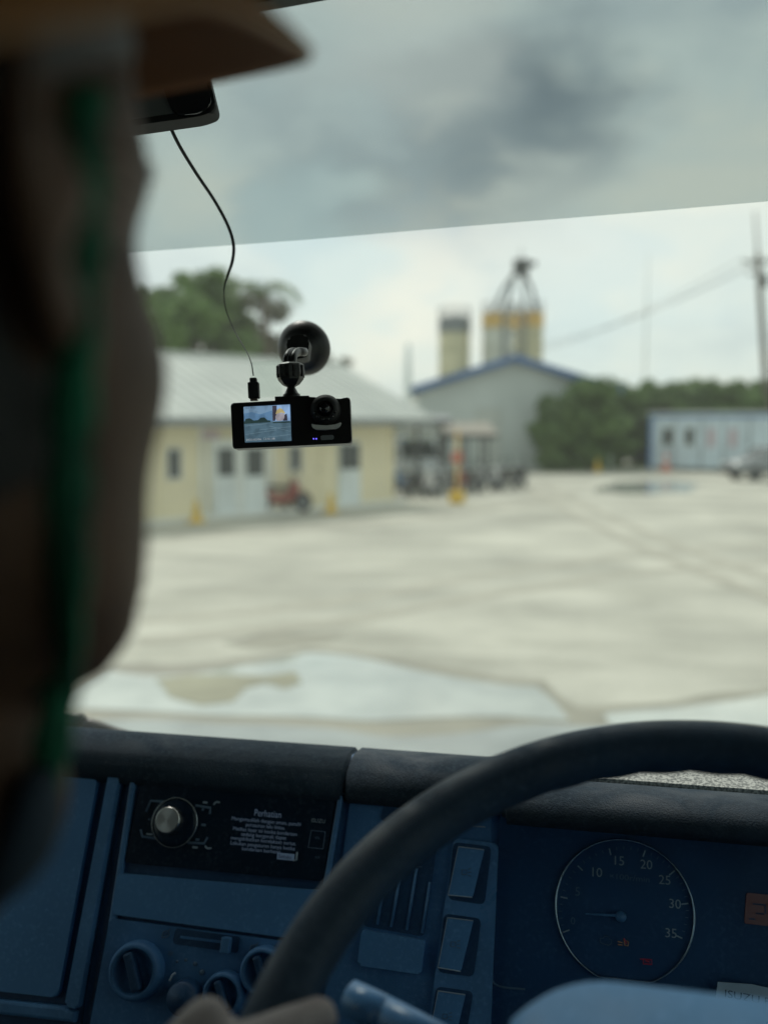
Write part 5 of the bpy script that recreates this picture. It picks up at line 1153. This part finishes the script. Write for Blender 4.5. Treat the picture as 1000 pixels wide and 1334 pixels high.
# --- driver: only the left hand on the rim shows
dr = thing('person', R_(.10, -.3, -.70), 'driver whose left hand grips the steering wheel at the lower edge', 'person')
bm = B(); dHC = R_(.13, -.24, .03)
merge(bm, head_bm(), Matrix.Translation(dHC))
nbd = dHC+Vector((0, -.06, -.19)); capsule(bm, dHC+Vector((0, -.035, -.05)), .058, nbd, .060, 24)
sR, sL = nbd+Vector((.18, -.01, -.05)), nbd+Vector((-.18, -.01, -.05)); hp = R_(.10, -.32, -.60)
for a_, ra, b2, rb in ((nbd+Vector((0, -.02, -.06)), .08, sR, .055), (nbd+Vector((0, -.02, -.06)), .08, sL, .055), (nbd+Vector((.07, -.02, -.14)), .11, hp+Vector((.04, 0, .2)), .12), (nbd+Vector((-.07, -.02, -.14)), .11, hp+Vector((-.04, 0, .2)), .12), (hp+Vector((.06, 0, .2)), .12, hp+Vector((.08, 0, 0)), .12), (hp+Vector((-.06, 0, .2)), .12, hp+Vector((-.08, 0, 0)), .12)): capsule(bm, a_, ra, b2, rb)
def rimp(deg): an = radians(deg); return WC+(SW.ex*cos(an)+SW.ey*sin(an))*RR, SW.ex*cos(an)+SW.ey*sin(an)
def rimq(deg, ph, off): c_, er = rimp(deg); return c_+(er*cos(radians(ph))+SW.n*sin(radians(ph)))*(rr_+off)
cw, erw = rimp(187); wrist = cw+erw*.050+SW.n*.050-SW.ey*.055
elD = R_(-.17, .02, -.47)
capsule(bm, sL, .052, elD, .041); capsule(bm, elD, .042, wrist, .027)
for k, (deg, L0) in enumerate(((176.5, 1), (181.3, 1.06), (186.1, 1.0), (190.6, .85))):
    kn_ = rimq(deg, 62, .022)
    capsule(bm, wrist+SW.ey*(.012-.008*k), .017, kn_, .0118, 14)
    prev = kn_; phs = (62, 5, -55, -108) if k else (62, 2, -60, -118); offs = (.022, .013, .0095, .0095); rs = (.0112, .0100, .0092, .0082)
    for j in range(1, 4):
        m_ = rimq(deg, (phs[j-1]+phs[j])/2, (offs[j-1]+offs[j])/2+.001)
        q_ = rimq(deg+.6*j*(-1 if k == 0 else 0), phs[j], offs[j]); capsule(bm, prev, rs[j-1], q_, rs[j], 14); prev = q_
# thumb lies over the near side of the rim and closes on the inside
t0 = wrist.lerp(rimq(182, 80, .018), .45)+SW.n*.004; t1 = rimq(178.5, 96, .016); t2 = rimq(174, 128, .012); t3 = rimq(170, 155, .011)
capsule(bm, t0, .016, t1, .0130, 14); capsule(bm, t1, .0128, t2, .0110, 14); capsule(bm, t2, .0110, t3, .0092, 14)
for a_, ra, b2, rb in ((sR, .052, R_(.40, -.05, -.44), .041), (R_(.40, -.05, -.44), .041, R_(.30, .15, -.53), .027)): capsule(bm, a_, ra, b2, rb)
hand_relaxed(bm, R_(.30, .15, -.53), Vector((-.2, 1, .05)), Vector((0, 0, 1)), 1)
legs = []
for s in (-1, 1):
    h_, k_, a_ = hp+Vector((s*.09, 0, -.02)), R_(.10+s*.13, .14, -.60), R_(.10+s*.13, .36, -1.06); legs.append((h_, k_, a_)); capsule(bm, h_, .088, k_, .058); capsule(bm, k_, .057, a_, .040); capsule(bm, a_+Vector((0, 0, -.045)), .036, a_+Vector((0, .15, -.055)), .03)
remeshed('body', bm, 'hand_skin', dr, .0036, 2)
bm = B()
for a_, ra, b2, rb in ((nbd+Vector((0, -.02, -.075)), .085, sR, .066), (nbd+Vector((0, -.02, -.075)), .085, sL, .066), (nbd+Vector((.07, -.02, -.14)), .12, hp+Vector((.04, 0, .2)), .132), (nbd+Vector((-.07, -.02, -.14)), .12, hp+Vector((-.04, 0, .2)), .132), (hp+Vector((.06, 0, .2)), .13, hp+Vector((.08, 0, .03)), .13), (hp+Vector((-.06, 0, .2)), .13, hp+Vector((-.08, 0, .03)), .13), (sR, .066, R_(.40, -.05, -.44), .054), (sL, .066, elD, .054), (elD, .054, elD.lerp(wrist, .72), .038)): capsule(bm, a_, ra, b2, rb)
remeshed('shirt', bm, 'shirt_grey', dr, .008, 3)
bm = B()
for h_, k_, a_ in legs: capsule(bm, h_, .103, k_, .072); capsule(bm, k_, .071, a_, .058)
remeshed('trousers', bm, 'trousers', dr, .008, 3)
bm = B(); hm = Matrix.Translation(dHC); rings = []
for j in range(12):
    t = j/11*pi*.58; rings.append([bm.verts.new(hm @ Vector((cos(a2)*.082*sin(t)+1e-5, sin(a2)*.103*sin(t)-.006-.012*sin(t), .020+.108*cos(t)+.02*max(0, sin(a2))*sin(t)))) for a2 in [2*pi*k/60 for k in range(60)]])
for a_, b3 in zip(rings, rings[1:]):
    for k in range(60): bm.faces.new((a_[k], a_[(k+1) % 60], b3[(k+1) % 60], b3[k]))
obj('hair', bm, 'hair_black', dr, True)
